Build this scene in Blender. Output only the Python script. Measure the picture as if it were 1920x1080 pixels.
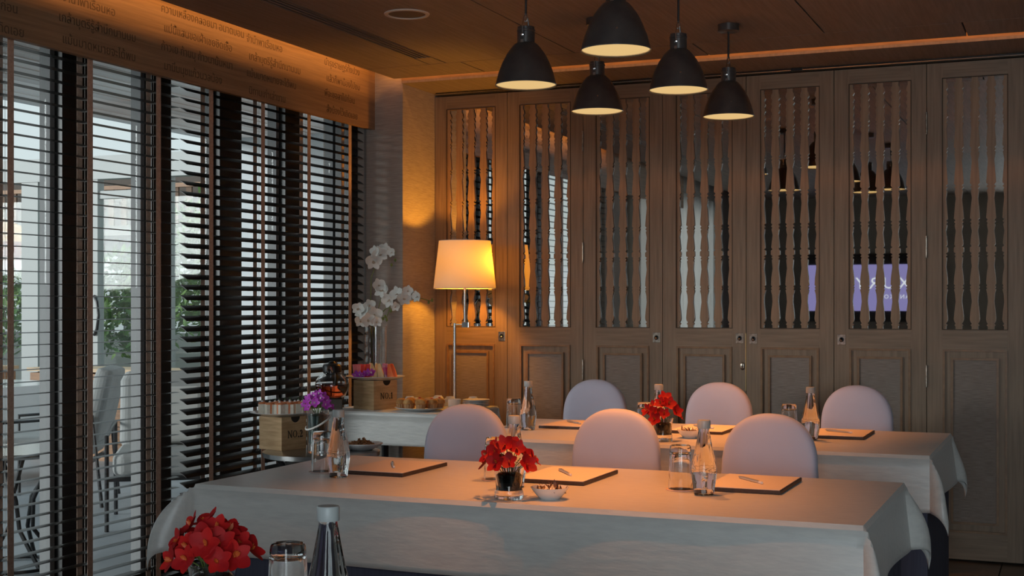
import bpy, bmesh, math, random
from math import sin, cos, pi, radians, sqrt
from mathutils import Vector, Matrix
random.seed(7)
for o in list(bpy.data.objects): bpy.data.objects.remove(o)
S = bpy.context.scene
COL = S.collection

# ------------------------------------------------------------------ camera
cam = bpy.data.cameras.new('camera'); co = bpy.data.objects.new('camera', cam); COL.objects.link(co)
cam.sensor_width = 36; cam.lens = 46.74; cam.shift_y = 35/1920; cam.clip_start = .05; cam.clip_end = 200
co.location = (0, 0, 1.31); co.rotation_euler = (pi/2, 0, radians(22.8)); S.camera = co
S.view_settings.view_transform = 'Standard'; S.view_settings.look = 'None'
S.view_settings.exposure = 0; S.view_settings.gamma = 1; S.view_settings.use_curve_mapping = False
S.cycles.max_bounces = 9; S.cycles.diffuse_bounces = 3; S.cycles.glossy_bounces = 5
S.cycles.transmission_bounces = 9; S.cycles.transparent_max_bounces = 12; S.cycles.sample_clamp_indirect = 3
S.cycles.caustics_reflective = False; S.cycles.caustics_refractive = False
# ------------------------------------------------------------------ sky
W = bpy.data.worlds.new('sky'); S.world = W; W.use_nodes = True
nt = W.node_tree; nt.nodes.clear()
wo = nt.nodes.new('ShaderNodeOutputWorld'); bg = nt.nodes.new('ShaderNodeBackground')
tc = nt.nodes.new('ShaderNodeTexCoord'); sx = nt.nodes.new('ShaderNodeSeparateXYZ'); cr = nt.nodes.new('ShaderNodeValToRGB')
nt.links.new(tc.outputs['Generated'], sx.inputs[0]); nt.links.new(sx.outputs['Z'], cr.inputs[0])
cr.color_ramp.elements[0].position = 0; cr.color_ramp.elements[0].color = (.78, .86, .88, 1)
cr.color_ramp.elements[1].position = .6; cr.color_ramp.elements[1].color = (.46, .62, .72, 1)
nt.links.new(cr.outputs[0], bg.inputs[0]); bg.inputs[1].default_value = 1.0; nt.links.new(bg.outputs[0], wo.inputs[0])
# ------------------------------------------------------------------ lights
def lamp(name, kind, loc, energy, color, rot=(0, 0, 0), **kw):
    l = bpy.data.lights.new(name, kind); l.energy = energy; l.color = color
    for k, v in kw.items(): setattr(l, k, v)
    o = bpy.data.objects.new(name, l); COL.objects.link(o); o.location = loc; o.rotation_euler = rot
    return o
def aim(o, d): o.rotation_euler = Vector(d).to_track_quat('-Z', 'Y').to_euler()
sun = lamp('sun', 'SUN', (-12, -6, 8), 2.4, (.95, .98, 1), angle=radians(22)); aim(sun, (.62, .74, -.2))
# added cool fill lamp outside the unseen opening in the wall behind the camera
fill_back = lamp('back_fill_lamp', 'AREA', (.7, -1.9, 1.5), 92, (.80, .90, 1), shape='RECTANGLE', size=2.2, size_y=2.0); aim(fill_back, (-.12, 1, -.06))
dl2 = lamp('daylight_side_window', 'AREA', (-4.0, .9, 1.35), 42, (.80, .88, 1), shape='RECTANGLE', size=2.6, size_y=2.1); aim(dl2, (1, 0, 0))
# hidden strips in the ceiling coves
cv = lamp('cove_strip_window', 'AREA', (-3.50, 5.1, 2.68), 4.2, (1, .40, .09), shape='RECTANGLE', size=3.2, size_y=.02, spread=radians(150)); cv.rotation_euler = (pi/2, 0, pi/2); 
cv.rotation_euler = Matrix(((0, 0, 1), (1, 0, 0), (0, 1, 0))).to_euler()
cv2 = lamp('cove_strip_doors', 'AREA', (-1.3, 6.67, 2.70), 8, (1, .36, .08), shape='RECTANGLE', size=4.6, size_y=.02, spread=radians(150)); aim(cv2, (0, 1, 0))

# ------------------------------------------------------------------ materials
MATS = {}
def mat(name, col=(.5, .5, .5), rough=.5, metal=0, **kw):
    if name in MATS: return MATS[name]
    m = bpy.data.materials.new(name); m.use_nodes = True; b = m.node_tree.nodes['Principled BSDF']
    b.inputs['Base Color'].default_value = (*col, 1); b.inputs['Roughness'].default_value = rough; b.inputs['Metallic'].default_value = metal
    for k, v in kw.items():
        k = k.replace('_', ' ')
        b.inputs[k].default_value = v
    MATS[name] = m; return m
def noisy(name, c1, c2, rough, scale=(1, 1, 1), nscale=10, detail=4, bump=.0, metal=0, lo=.35, hi=.65, dist=.002, rnd=False, **kw):
    if name in MATS: return MATS[name]
    m = mat(name, c1, rough, metal, **kw); t = m.node_tree; b = t.nodes['Principled BSDF']
    tc = t.nodes.new('ShaderNodeTexCoord'); mp = t.nodes.new('ShaderNodeMapping'); mp.inputs['Scale'].default_value = scale
    n = t.nodes.new('ShaderNodeTexNoise'); n.inputs['Scale'].default_value = nscale; n.inputs['Detail'].default_value = detail
    r = t.nodes.new('ShaderNodeValToRGB'); r.color_ramp.elements[0].color = (*c1, 1); r.color_ramp.elements[1].color = (*c2, 1)
    r.color_ramp.elements[0].position = lo; r.color_ramp.elements[1].position = hi
    L = t.links.new
    L(tc.outputs['Object'], mp.inputs[0]); L(mp.outputs[0], n.inputs[0]); L(n.outputs[0], r.inputs[0])
    out = r.outputs[0]
    if rnd:
        oi = t.nodes.new('ShaderNodeObjectInfo'); h = t.nodes.new('ShaderNodeHueSaturation')
        mr = t.nodes.new('ShaderNodeMapRange'); mr.inputs[3].default_value = .8; mr.inputs[4].default_value = 1.15
        L(oi.outputs['Random'], mr.inputs[0]); L(mr.outputs[0], h.inputs['Value']); L(out, h.inputs['Color']); out = h.outputs[0]
    L(out, b.inputs['Base Color'])
    if bump:
        bp = t.nodes.new('ShaderNodeBump'); bp.inputs['Strength'].default_value = bump; bp.inputs['Distance'].default_value = dist
        L(n.outputs[0], bp.inputs['Height']); L(bp.outputs[0], b.inputs['Normal'])
    return m
def emis(name, col, s=1):
    m = bpy.data.materials.new(name); m.use_nodes = True; t = m.node_tree; t.nodes.clear()
    e = t.nodes.new('ShaderNodeEmission'); o = t.nodes.new('ShaderNodeOutputMaterial'); e.inputs[0].default_value = (*col, 1); e.inputs[1].default_value = s
    t.links.new(e.outputs[0], o.inputs[0]); return m
def thin_glass(name, tint=(.97, .99, .98), ior=1.45):
    m = bpy.data.materials.new(name); m.use_nodes = True; t = m.node_tree; t.nodes.clear()
    a = t.nodes.new('ShaderNodeBsdfTransparent'); a.inputs[0].default_value = (*tint, 1)
    g = t.nodes.new('ShaderNodeBsdfGlossy'); g.inputs['Roughness'].default_value = .02
    lw = t.nodes.new('ShaderNodeLayerWeight'); lw.inputs[0].default_value = .5
    pw = t.nodes.new('ShaderNodeMath'); pw.operation = 'POWER'; pw.inputs[1].default_value = 4.5
    f = t.nodes.new('ShaderNodeMath'); f.operation = 'MULTIPLY_ADD'; f.inputs[1].default_value = .7; f.inputs[2].default_value = .02
    t.links.new(lw.outputs['Facing'], pw.inputs[0]); t.links.new(pw.outputs[0], f.inputs[0])
    x = t.nodes.new('ShaderNodeMixShader'); o = t.nodes.new('ShaderNodeOutputMaterial')
    t.links.new(f.outputs[0], x.inputs[0]); t.links.new(a.outputs[0], x.inputs[1]); t.links.new(g.outputs[0], x.inputs[2]); t.links.new(x.outputs[0], o.inputs[0])
    return m
M_wood = noisy('door_oak', (.215, .145, .092), (.30, .205, .132), .5, (9, 9, .5), 7, 6, .25, rnd=False)
M_woodh = noisy('door_oak_cross', (.215, .145, .092), (.30, .205, .132), .5, (.5, 9, 9), 7, 6, .25)
M_weave = noisy('panel_grasscloth', (.22, .175, .145), (.33, .27, .23), .75, (9, 6, 200), 2, 4, .12)
M_slat = noisy('baluster_oak', (.27, .165, .095), (.35, .22, .13), .5, (9, 9, .6), 6, 5, .2)
M_mould = noisy('moulding_oak', (.22, .12, .06), (.30, .17, .085), .42, (4, 4, 4), 6, 4, .15)
M_ceil = noisy('ceiling_veneer', (.20, .165, .14), (.26, .21, .18), .6, (14, .7, 1), 6, 5, .15)
M_pelmet = noisy('pelmet_oak', (.24, .15, .085), (.33, .21, .12), .5, (3, .8, 22), 4, 6, .3)
M_engr = mat('engraved_brown', (.115, .07, .04), .6)
M_print = mat('engraved_dark', (.075, .045, .025), .7)
M_wallc = noisy('wall_grasscloth', (.34, .29, .25), (.46, .40, .35), .75, (8, 8, 190), 2, 4, .12)
M_wallp = noisy('wall_plaster', (.30, .27, .24), (.34, .31, .28), .9, nscale=3)
M_tile = noisy('floor_tile_stone', (.13, .10, .075), (.19, .15, .115), .35, nscale=5, detail=6, bump=.1, rnd=True)
M_grout = mat('grout', (.07, .06, .05), .9)
M_blind = noisy('blind_dark_wood', (.014, .012, .010), (.026, .021, .017), .34, (30, 1, 1), 4, 3, .1, Specular_IOR_Level=.3)
M_tape = noisy('tape_brown', (.42, .29, .22), (.52, .37, .29), .85, nscale=90)
M_cord = mat('cord_pale', (.45, .42, .38), .8)
M_frame = mat('window_frame_black', (.012, .011, .010), .35)
M_jamb = mat('window_jamb_grey', (.20, .20, .20), .5)
M_pane = thin_glass('pane_glass')
M_mirror = mat('mirror_glass', (.74, .73, .70), .015, 1)
M_steel = mat('brushed_steel', (.62, .60, .57), .25, 1)
M_antq = noisy('aged_nickel', (.50, .44, .37), (.28, .24, .2), .3, nscale=60, metal=1)
M_brass = mat('brass', (.75, .55, .25), .3, 1)
M_black = mat('black_satin', (.012, .012, .013), .35)
M_pend = noisy('pendant_smoked_metal', (.11, .10, .10), (.15, .14, .135), .28, nscale=14, metal=.6)
M_pendin = mat('pendant_enamel', (.8, .7, .5), .5)
M_chrome = mat('chrome', (.75, .75, .77), .12, 1)
M_white = mat('white_porcelain', (.82, .82, .82), .15)
M_skirt = noisy('navy_skirt', (.060, .066, .105), (.075, .083, .13), .8, (60, 60, 2), 3, 3, .1)
def satin():
    m = noisy('satin_cloth', (.60, .60, .58), (.66, .66, .63), .33, (3, 14, 14), 5, 5, .25, dist=.004)
    b = m.node_tree.nodes['Principled BSDF']; b.inputs['Sheen Weight'].default_value = .2; b.inputs['Anisotropic'].default_value = .3
    return m
M_cloth = satin()
M_cover = noisy('chair_cover_cloth', (.58, .58, .72), (.63, .63, .77), .6, nscale=4, bump=.15, Sheen_Weight=.3, dist=.01)
M_leather = noisy('dark_leather', (.035, .020, .014), (.055, .032, .024), .5, nscale=120, bump=.3)
M_paper = mat('paper', (.80, .74, .72), .7)
M_glass = mat('clear_glass', (1, 1, 1), .0, 0, Transmission_Weight=1, IOR=1.45)
M_water = mat('bottle_water_glass', (.98, 1, 1), .01, 0, Transmission_Weight=1, IOR=1.38)
M_cap = mat('grey_cap', (.40, .43, .43), .4)
M_scroll = mat('scroll_grey', (.18, .18, .17), .5)
def petal_mat(name, c1, c2, tr=.25):
    m = noisy(name, c1, c2, .6, nscale=25, lo=.3, hi=.7, Specular_IOR_Level=.2); b = m.node_tree.nodes['Principled BSDF']
    b.inputs['Subsurface Weight'].default_value = 0; return m
M_red = petal_mat('petal_red', (.28, .004, .008), (.52, .012, .010))
M_purple = petal_mat('petal_purple', (.36, .02, .38), (.62, .14, .62))
M_wpetal = petal_mat('petal_white', (.78, .77, .72), (.86, .85, .80))
M_yel = mat('orchid_lip_yellow', (.75, .5, .1), .5)
M_mauve = mat('orchid_lip_pale', (.66, .52, .40), .5)
M_stem = mat('stem_green', (.18, .24, .06), .5)
M_leaf = noisy('leaf_green', (.03, .10, .02), (.08, .20, .04), .45, nscale=4)
M_darkleaf = noisy('wet_dark_leaf', (.006, .012, .010), (.02, .05, .04), .15, nscale=40)
M_crate = noisy('crate_pine', (.50, .30, .14), (.68, .45, .24), .55, (2, 2, 16), 4, 5, .2)
M_ink = mat('black_ink', (.012, .009, .008), .6)

# ------------------------------------------------------------------ mesh builder
class MB:
    def __init__(s): s.v = []; s.f = []; s.m = []; s.cur = 0
    def add(s, v, f):
        n = len(s.v); s.v += [tuple(p) for p in v]; s.f += [tuple(i+n for i in q) for q in f]; s.m += [s.cur]*len(f); return s
    def box(s, a, b, M=None):
        x0, y0, z0 = a; x1, y1, z1 = b
        v = [(x0, y0, z0), (x1, y0, z0), (x1, y1, z0), (x0, y1, z0), (x0, y0, z1), (x1, y0, z1), (x1, y1, z1), (x0, y1, z1)]
        if M is not None: v = [M @ Vector(p) for p in v]
        return s.add(v, [(0, 3, 2, 1), (4, 5, 6, 7), (0, 1, 5, 4), (1, 2, 6, 5), (2, 3, 7, 6), (3, 0, 4, 7)])
    def lathe(s, prof, n=32, M=None, ripple=None, capb=True, capt=True):
        v = []; f = []
        for (r, z) in prof:
            for k in range(n):
                a = 2*pi*k/n; rr = r*(1+(ripple(a, z) if ripple else 0))
                v.append(Vector((rr*cos(a), rr*sin(a), z)))
        for i in range(len(prof)-1):
            for k in range(n):
                k2 = (k+1) % n; f.append((i*n+k, i*n+k2, (i+1)*n+k2, (i+1)*n+k))
        if capb and prof[0][0] > 1e-6: f.append(tuple(reversed(range(n))))
        if capt and prof[-1][0] > 1e-6: f.append(tuple((len(prof)-1)*n+k for k in range(n)))
        if M is not None: v = [M @ p for p in v]
        return s.add(v, f)
    def tube(s, pts, r, n=8, closed=False):
        pts = [Vector(p) for p in pts]; N = len(pts); rr = r if isinstance(r, (list, tuple)) else [r]*N
        v = []; f = []; up = None
        for i, p in enumerate(pts):
            a = pts[i-1] if i > 0 else (pts[-1] if closed else p); b = pts[(i+1) % N] if (i < N-1 or closed) else p
            t = (b-a).normalized()
            if up is None: up = Vector((0, 0, 1)) if abs(t.z) < .9 else Vector((1, 0, 0))
            x = t.cross(up).normalized(); y = x.cross(t).normalized(); up = y
            for k in range(n): v.append(p + (x*cos(2*pi*k/n)+y*sin(2*pi*k/n))*rr[i])
        for i in range(N if closed else N-1):
            j = (i+1) % N
            for k in range(n):
                k2 = (k+1) % n; f.append((i*n+k, i*n+k2, j*n+k2, j*n+k))
        if not closed: f.append(tuple(reversed(range(n)))); f.append(tuple((N-1)*n+k for k in range(n)))
        return s.add(v, f)
    def prism(s, poly, h, M=None):        # poly in xy, extruded z 0..h
        n = len(poly); v = [Vector((x, y, 0)) for x, y in poly]+[Vector((x, y, h)) for x, y in poly]
        if M is not None: v = [M @ p for p in v]
        f = [tuple(reversed(range(n))), tuple(range(n, 2*n))]+[(i, (i+1) % n, n+(i+1) % n, n+i) for i in range(n)]
        return s.add(v, f)
    def loft(s, rings, cap=True):
        n = len(rings[0]); v = [p for r in rings for p in r]; f = []
        for i in range(len(rings)-1):
            for k in range(n):
                k2 = (k+1) % n; f.append((i*n+k, i*n+k2, (i+1)*n+k2, (i+1)*n+k))
        if cap: f.append(tuple(reversed(range(n)))); f.append(tuple((len(rings)-1)*n+k for k in range(n)))
        return s.add(v, f)
    def mesh(s, name, mats, smooth=False):
        me = bpy.data.meshes.new(name); me.from_pydata([tuple(p) for p in s.v], [], s.f)
        for m in (mats if isinstance(mats, (list, tuple)) else [mats]): me.materials.append(m)
        me.polygons.foreach_set('material_index', s.m); me.update()
        bm = bmesh.new(); bm.from_mesh(me); bmesh.ops.recalc_face_normals(bm, faces=bm.faces); bm.to_mesh(me); bm.free()
        if smooth:
            me.polygons.foreach_set('use_smooth', [True]*len(me.polygons))
            me.set_sharp_from_angle(angle=radians(38))
        return me
    def build(s, name, mats, parent=None, smooth=False, bevel=0, loc=None, rot=None):
        return put(s.mesh(name, mats, smooth), name, parent, loc, rot, bevel)
def put(me, name, parent=None, loc=None, rot=None, bevel=0):
    o = bpy.data.objects.new(name, me); COL.objects.link(o)
    if parent: o.parent = parent
    if loc is not None: o.location = loc
    if rot is not None: o.rotation_euler = rot
    if bevel:
        b = o.modifiers.new('bevel', 'BEVEL'); b.width = bevel; b.segments = 2; b.limit_method = 'ANGLE'; b.angle_limit = radians(40)
    return o
def tag(o, label=None, cat=None, group=None, kind=None):
    if label: o['label'] = label
    if cat: o['category'] = cat
    if group: o['group'] = group
    if kind: o['kind'] = kind
    return o
def thing(name, loc, label, cat, group=None, rz=0, kind=None):
    o = bpy.data.objects.new(name, None); COL.objects.link(o); o.empty_display_size = .05
    o.location = loc; o.rotation_euler = (0, 0, rz); return tag(o, label, cat, group, kind)
def kids(o): return [c for c in bpy.data.objects if c.parent == o]
def dup(root, loc, rz=0, label=None, group=None):
    def cp(o, par):
        c = o.copy(); COL.objects.link(c); c.parent = par
        for ch in CH.get(o.name, []): cp(ch, c)
        return c
    CH = {}
    for o in bpy.data.objects:
        if o.parent: CH.setdefault(o.parent.name, []).append(o)
    r = cp(root, None); r.location = loc; r.rotation_euler = (0, 0, rz)
    if label: r['label'] = label
    if group: r['group'] = group
    return r
def struct(mb, name, mats, parent=None, **kw):
    o = mb.build(name, mats, parent, **kw)
    if not parent: o['kind'] = 'structure'
    return o
def sempty(name, loc=(0, 0, 0)):
    o = bpy.data.objects.new(name, None); COL.objects.link(o); o.location = loc; o['kind'] = 'structure'; return o
def text(body, name, parent, size, m, M, extrude=.0004, align='LEFT', space=1, bold=0):
    c = bpy.data.curves.new(name, 'FONT'); c.body = body; c.size = size; c.extrude = extrude; c.align_x = align; c.space_character = space; c.offset = bold
    c.resolution_u = 2
    c.materials.append(m); f = bpy.data.objects.new('font_source', c); COL.objects.link(f); bpy.context.view_layer.update()
    me = bpy.data.meshes.new_from_object(f.evaluated_get(bpy.context.evaluated_depsgraph_get())); bpy.data.objects.remove(f); me.name = name
    o = bpy.data.objects.new(name, me); COL.objects.link(o); o.parent = parent; o.matrix_basis = M; return o
def T(x, y, z): return Matrix.Translation((x, y, z))
def RZ(a): return Matrix.Rotation(a, 4, 'Z')
def RX(a): return Matrix.Rotation(a, 4, 'X')
def RY(a): return Matrix.Rotation(a, 4, 'Y')

XW, YP, YD, XP = -3.76, 6.775, 7.19, -3.527     # blinds plane, pier front, doors, pier side
ZC = 2.605
# ================================================================== ROOM SHELL
fl = struct(MB().box((-4.0, -1.7, -.06), (2.6, 7.6, -.008)), 'floor', M_grout)
tm = MB().box((0, 0, -.008), (.594, .594, 0)).mesh('tile', M_tile)
for i in range(11):
    for j in range(15):
        put(tm, 'tile', fl, (-3.9+.6*i-.02, -1.68+.6*j+.16, 0))
struct(MB().box((-4.6, -1.8, 2.9), (2.7, 7.7, 3.0)), 'slab', M_grout)
ceil = sempty('ceiling')
def panel(x0, y0, x1, y1):
    g = .0035
    MB().box((x0+g, y0+g, ZC), (x1-g, y1-g, ZC+.018)).build('panel', M_ceil, ceil)
# panels of the veneered ceiling, split round the slot diffuser
xs = [-3.55, -3.16, -3.06, -2.335, -1.075, .185, 1.445, 2.6]
for a, b in zip(xs, xs[1:]):
    if abs(a+3.16) < .01:
        panel(a, 6.2, b, 6.38); panel(a, -1.7, b, 3.2); continue
    panel(a, -1.7, b, 2.6); panel(a, 2.6, b, 6.38)
xs2 = [-3.55, -2.977, -1.717, -.457, .803, 2.6]
for a, b in zip(xs2, xs2[1:]): panel(a, 6.38, b, 6.71)
MB().box((-3.55, -1.7, ZC+.019), (2.6, 6.71, ZC+.03)).build('backing_board', M_black, ceil)
# soffit over the doors, with its lit fascia
sf = struct(MB().box((XP, 6.76, 2.586), (2.6, 7.6, 2.60)), 'soffit', M_ceil); sf['kind'] = 'structure'
MB().box((XP, 6.76, 2.6005), (2.6, 6.78, 2.89)).build('fascia', M_pelmet, sf)
# pier between window and doors
struct(MB().box((-4.05, YP, 0), (XP, 7.6, 2.9)), 'wall_pier', M_wallc)
# walls
wl = struct(MB().box((-4.0, -1.7, 0), (-3.82, -.6, 2.9)).box((-4.0, 2.4, 0), (-3.82, 3.2, 2.9)).box((-4.0, -.6, 2.42), (-3.82, 2.4, 2.9)).box((-4.0, -.6, 0), (-3.82, 2.4, .25)).box((-4.05, 3.2, 2.5), (-3.9, YP, 2.9)), 'wall_left', M_wallp)
struct(MB().box((2.6, -1.7, 0), (2.7, 7.6, 2.9)), 'wall_right', M_wallp)
struct(MB().box((-4.0, -1.8, 0), (-.4, -1.7, 2.9)).box((1.8, -1.8, 0), (2.7, -1.7, 2.9)).box((-.4, -1.8, 2.5), (1.8, -1.7, 2.9)).box((-.4, -1.8, 0), (1.8, -1.7, .5)), 'wall_back', M_wallp)
struct(MB().box((XP, 7.45, 0), (2.7, 7.6, 2.586)), 'wall_front', M_black)
struct(MB().box((.36, 7.19, 0), (2.6, 7.24, 2.58)), 'wall_front_side', M_wallc)
bw = sempty('window_6', (.7, -1.75, 1.5))  # unseen window, put in for the added fill lamp behind the camera
MB().box((-1.1, -.012, -1.0), (1.1, .0, 1.0)).build('pane', M_pane, bw)
MB().box((-.03, -.03, -1), (.03, .03, 1)).build('mullion', M_frame, bw)
sw = sempty('window_7', (-3.91, .9, 1.335))
MB().box((-.006, -1.5, -1.085), (.006, 1.5, 1.085)).build('pane', M_pane, sw)
# sheer curtain over the side window
def curtain(y0, y1, z0, z1, x):
    n = 160; v = []; f = []
    for i in range(n+1):
        y = y0+(y1-y0)*i/n; dx = .025*sin(i*.62)+.01*sin(i*1.31)
        v += [(x+dx, y, z0), (x+dx, y, z1)]
    f = [(2*i, 2*i+2, 2*i+3, 2*i+1) for i in range(n)]
    return MB().add(v, f)
msh = bpy.data.materials.new('sheer_cloth'); msh.use_nodes = True; _t = msh.node_tree; _t.nodes.clear()
_d = _t.nodes.new('ShaderNodeBsdfDiffuse'); _d.inputs[0].default_value = (.45, .42, .38, 1); _r = _t.nodes.new('ShaderNodeBsdfTranslucent'); _r.inputs[0].default_value = (.3, .29, .27, 1)
_x = _t.nodes.new('ShaderNodeMixShader'); _o = _t.nodes.new('ShaderNodeOutputMaterial'); _t.links.new(_d.outputs[0], _x.inputs[1]); _t.links.new(_r.outputs[0], _x.inputs[2]); _t.links.new(_x.outputs[0], _o.inputs[0])
cu = curtain(-.75, 2.6, .03, 2.5, -3.74).build('sheer_curtain', msh, smooth=True)
tag(cu, 'pale sheer curtain seen only in the mirrors of the folding doors', 'curtain')
# pelmet board over the blinds
pel = struct(MB().box((-3.72, 1.0, 2.331), (-3.707, YP, 2.89)).box((-3.735, 1.0, 2.331), (-3.72, YP, 2.345)), 'trim_1', M_pelmet)
lines = [
 ['ความเหลืองคลอยมา อนาตบอน', 'แม่นี้แสนขอเฝ้าเชยชิดเชื้อ', 'ก้าวเย ก้านบุ ก้าวนานั้นหนา', 'มานิ่มนุชแก้วนวลน้อง'],
 ['จำนำพาเรือนหอ', 'เกล้าบุตรีรู้สำนึกนานนม', 'แม้นมาดหมายจะได้พบ', 'นิทานเก่าเล่าขาน'],
 ['บำรุงราษฎร์ทั้งปวง', 'แล้วก็พาน้องไปชม', 'พี่จะขอลาไปก่อน', 'สั่งน้องไว้เถิดเอย'],
]
for ci, (y0, zo, k) in enumerate([(4.815, 0, 0), (5.476, -.01, 1), (6.21, .0, 2), (4.17, .0, 1), (3.62, -.02, 2)]):
    for ri in range(4):
        Mx = Matrix(((0, 0, 1, -3.7065), (1, 0, 0, y0+(.02 if ri % 2 else 0)), (0, 1, 0, 2.615+zo-.084*ri), (0, 0, 0, 1)))
        text(lines[k][(ri+ci) % 4 if ci > 2 else ri], 'lettering', pel, .052, M_engr, Mx)
# ================================================================== WINDOWS (frames and panes)
ys = [3.2, 4.5025, 5.0825, 5.6375, 6.2155, 6.77]; hw = [.03, .0825, .0725, .0945, .0725, .03]
for i in range(5):
    a, b = ys[i]+(0.0), ys[i+1]
    w = sempty('window_%d' % (i+1), (-3.95, a, 0))
    L = b-a
    MB().box((-.06, 0, 0), (.04, hw[i], 2.5)).build('stile', M_frame, w)
    MB().box((-.06, L-hw[i+1], 0), (.04, L, 2.5)).build('stile', M_frame, w)
    MB().box((-.055, L-hw[i+1]-.028, .09), (.0, L-hw[i+1], 2.42)).build('jamb', M_jamb, w)
    MB().box((-.05, hw[i], 0), (.03, L-hw[i+1]-.028, .09)).build('bottom_rail', M_frame, w)
    MB().box((-.05, hw[i], 2.42), (.03, L-hw[i+1], 2.5)).build('top_rail', M_frame, w)
    MB().box((-.026, hw[i]+.002, .091), (-.018, L-hw[i+1]-.03, 2.419)).build('pane', M_pane, w)
MB().box((.05, .44, 0), (.155, .513, 2.42)).build('pier_shade_strip', M_frame, w)  # dark strip added to stand for shade on the pier's left edge
# ================================================================== BLINDS
def blind(y0, y1, tapes, tilt, label):
    r = thing('venetian_blind', (XW-.03, (y0+y1)/2, 0), label, 'blind')
    L = y1-y0; hl = L/2
    sec = [(-.025, 0), (-.012, .002), (.0, .0028), (.012, .002), (.025, 0), (.012, -.001), (0, -.0002), (-.012, -.001)]
    mb = MB(); mb.loft([[(x, y, z+.0) for x, z in sec] for y in (-hl, hl)]); sm = mb.mesh('slat', M_blind)
    n = 49; z0 = .045
    for k in range(n): put(sm, 'slat', r, (0, 0, z0+.0484*k), (0, tilt, 0))
    MB().box((-.028, -hl, 2.41), (.028, hl, 2.46)).build('headrail', M_blind, r)
    MB().box((-.025, -hl, .006), (.025, hl, .022)).build('bottom_rail', M_blind, r)
    for t in tapes:
        yy = t-(y0+y1)/2
        for sgn, nm in ((1, 'front_tape'), (-1, 'rear_tape')):
            x = .0275*cos(tilt)*sgn
            MB().box((x-.0006, yy-.0165, .01), (x+.0006, yy+.0165, 2.41)).build('tape', M_tape, r)
        rg = MB()
        for k in range(n):
            z = z0+.0484*k-.004; dx = .027*cos(tilt); dz = -.027*sin(tilt)
            for q in (-.008, .008): rg.tube([(-dx, yy+q, z-dz), (dx, yy+q, z+dz)], .0007, 4)
        rg.build('ladder_rung', M_cord, r)['kind'] = 'stuff'
        MB().tube([(0, yy, .01), (0, yy, 2.41)], .0009, 5).build('lift_cord', M_cord, r)
    return r
blind(3.3, 5.03, [3.52, 3.97, 4.42, 4.87], 0.0, 'wooden venetian blind with open level slats, nearer the camera')
b2 = blind(5.085, 6.755, [5.27, 5.71, 6.15, 6.59], radians(30), 'dark wooden venetian blind with tilted slats beside the orchids')
for i, y in enumerate((.80, .815)): MB().tube([(.045, y, 1.15), (.045, y, 2.42)], .0015, 6).build('pull_cord', M_black, b2)
# ================================================================== DOORS
DW = .4725; OP0, OP1 = .08, .393; OZ0, OZ1 = 1.194, 2.487
prof = [(0, .95), (.012, .95), (.016, .7), (.022, 1), (.030, .72), (.04, .6), (.07, .72), (.11, .98), (.14, .86), (.158, .62), (.162, .86), (.168, .62), (.174, .86), (.18, .62), (.21, .7), (.25, .98), (.285, .8),
 (.29, 1), (.296, .7), (.302, 1), (.308, .6), (.325, .6), (.33, .95), (.338, .7), (.36, .8), (.39, 1), (.415, .75), (.42, .95), (.427, .66), (.434, .95), (.44, .62), (.48, .78), (.52, .98), (.55, .8), (.558, .98), (.565, .66), (.572, .98), (.58, .62),
 (.63, .82), (.67, .98), (.70, .7), (.705, .92), (.712, .66), (.718, .92), (.726, .6), (.76, .72), (.80, .9), (.82, .68), (.826, .92), (.834, .68), (.842, .9), (.85, .62), (.87, .85), (.885, .65), (.90, .88), (.912, .62), (.93, .85), (.94, .62), (.955, .95), (.965, .6), (.98, .75), (.985, .95), (1, .95)]
GW = .0245; HP = (OP1-OP0)/8
def slat_mesh(kind):
    H = OZ1-OZ0; R = [(HP-GW*g, OZ0+f*H) for f, g in prof]; n = len(R); mb = MB(); v = []
    for y in (.0, .008):
        for w, z in R: v.append((w if kind != 'L' else 0.0, y, z) if kind == 'R' else (w, y, z))
        for w, z in R: v.append(((-w) if kind == 'F' else 0, y, z))
    f = []
    for i in range(n-1):
        f += [(i, i+1, n+i+1, n+i), (2*n+i, 3*n+i, 3*n+i+1, 2*n+i+1), (i, 2*n+i, 2*n+i+1, i+1), (n+i, n+i+1, 3*n+i+1, 3*n+i)]
    f += [(0, n, 3*n, 2*n), (n-1, 3*n-1, 4*n-1, 2*n-1)]
    return MB().add(v, f).mesh('baluster', M_slat)
SF = slat_mesh('F'); SH = slat_mesh('H')
def ringframe(x0, z0, x1, z1, w, y0, y1):
    mb = MB(); mb.box((x0, y0, z0), (x0+w, y1, z1)).box((x1-w, y0, z0), (x1, y1, z1)).box((x0+w, y0, z0), (x1-w, y1, z0+w)).box((x0+w, y0, z1-w), (x1-w, y1, z1)); return mb
def one(mb, nm, m, **k): return mb.mesh(nm, m, **k)
H2 = 2.568; g = .0018
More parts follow.
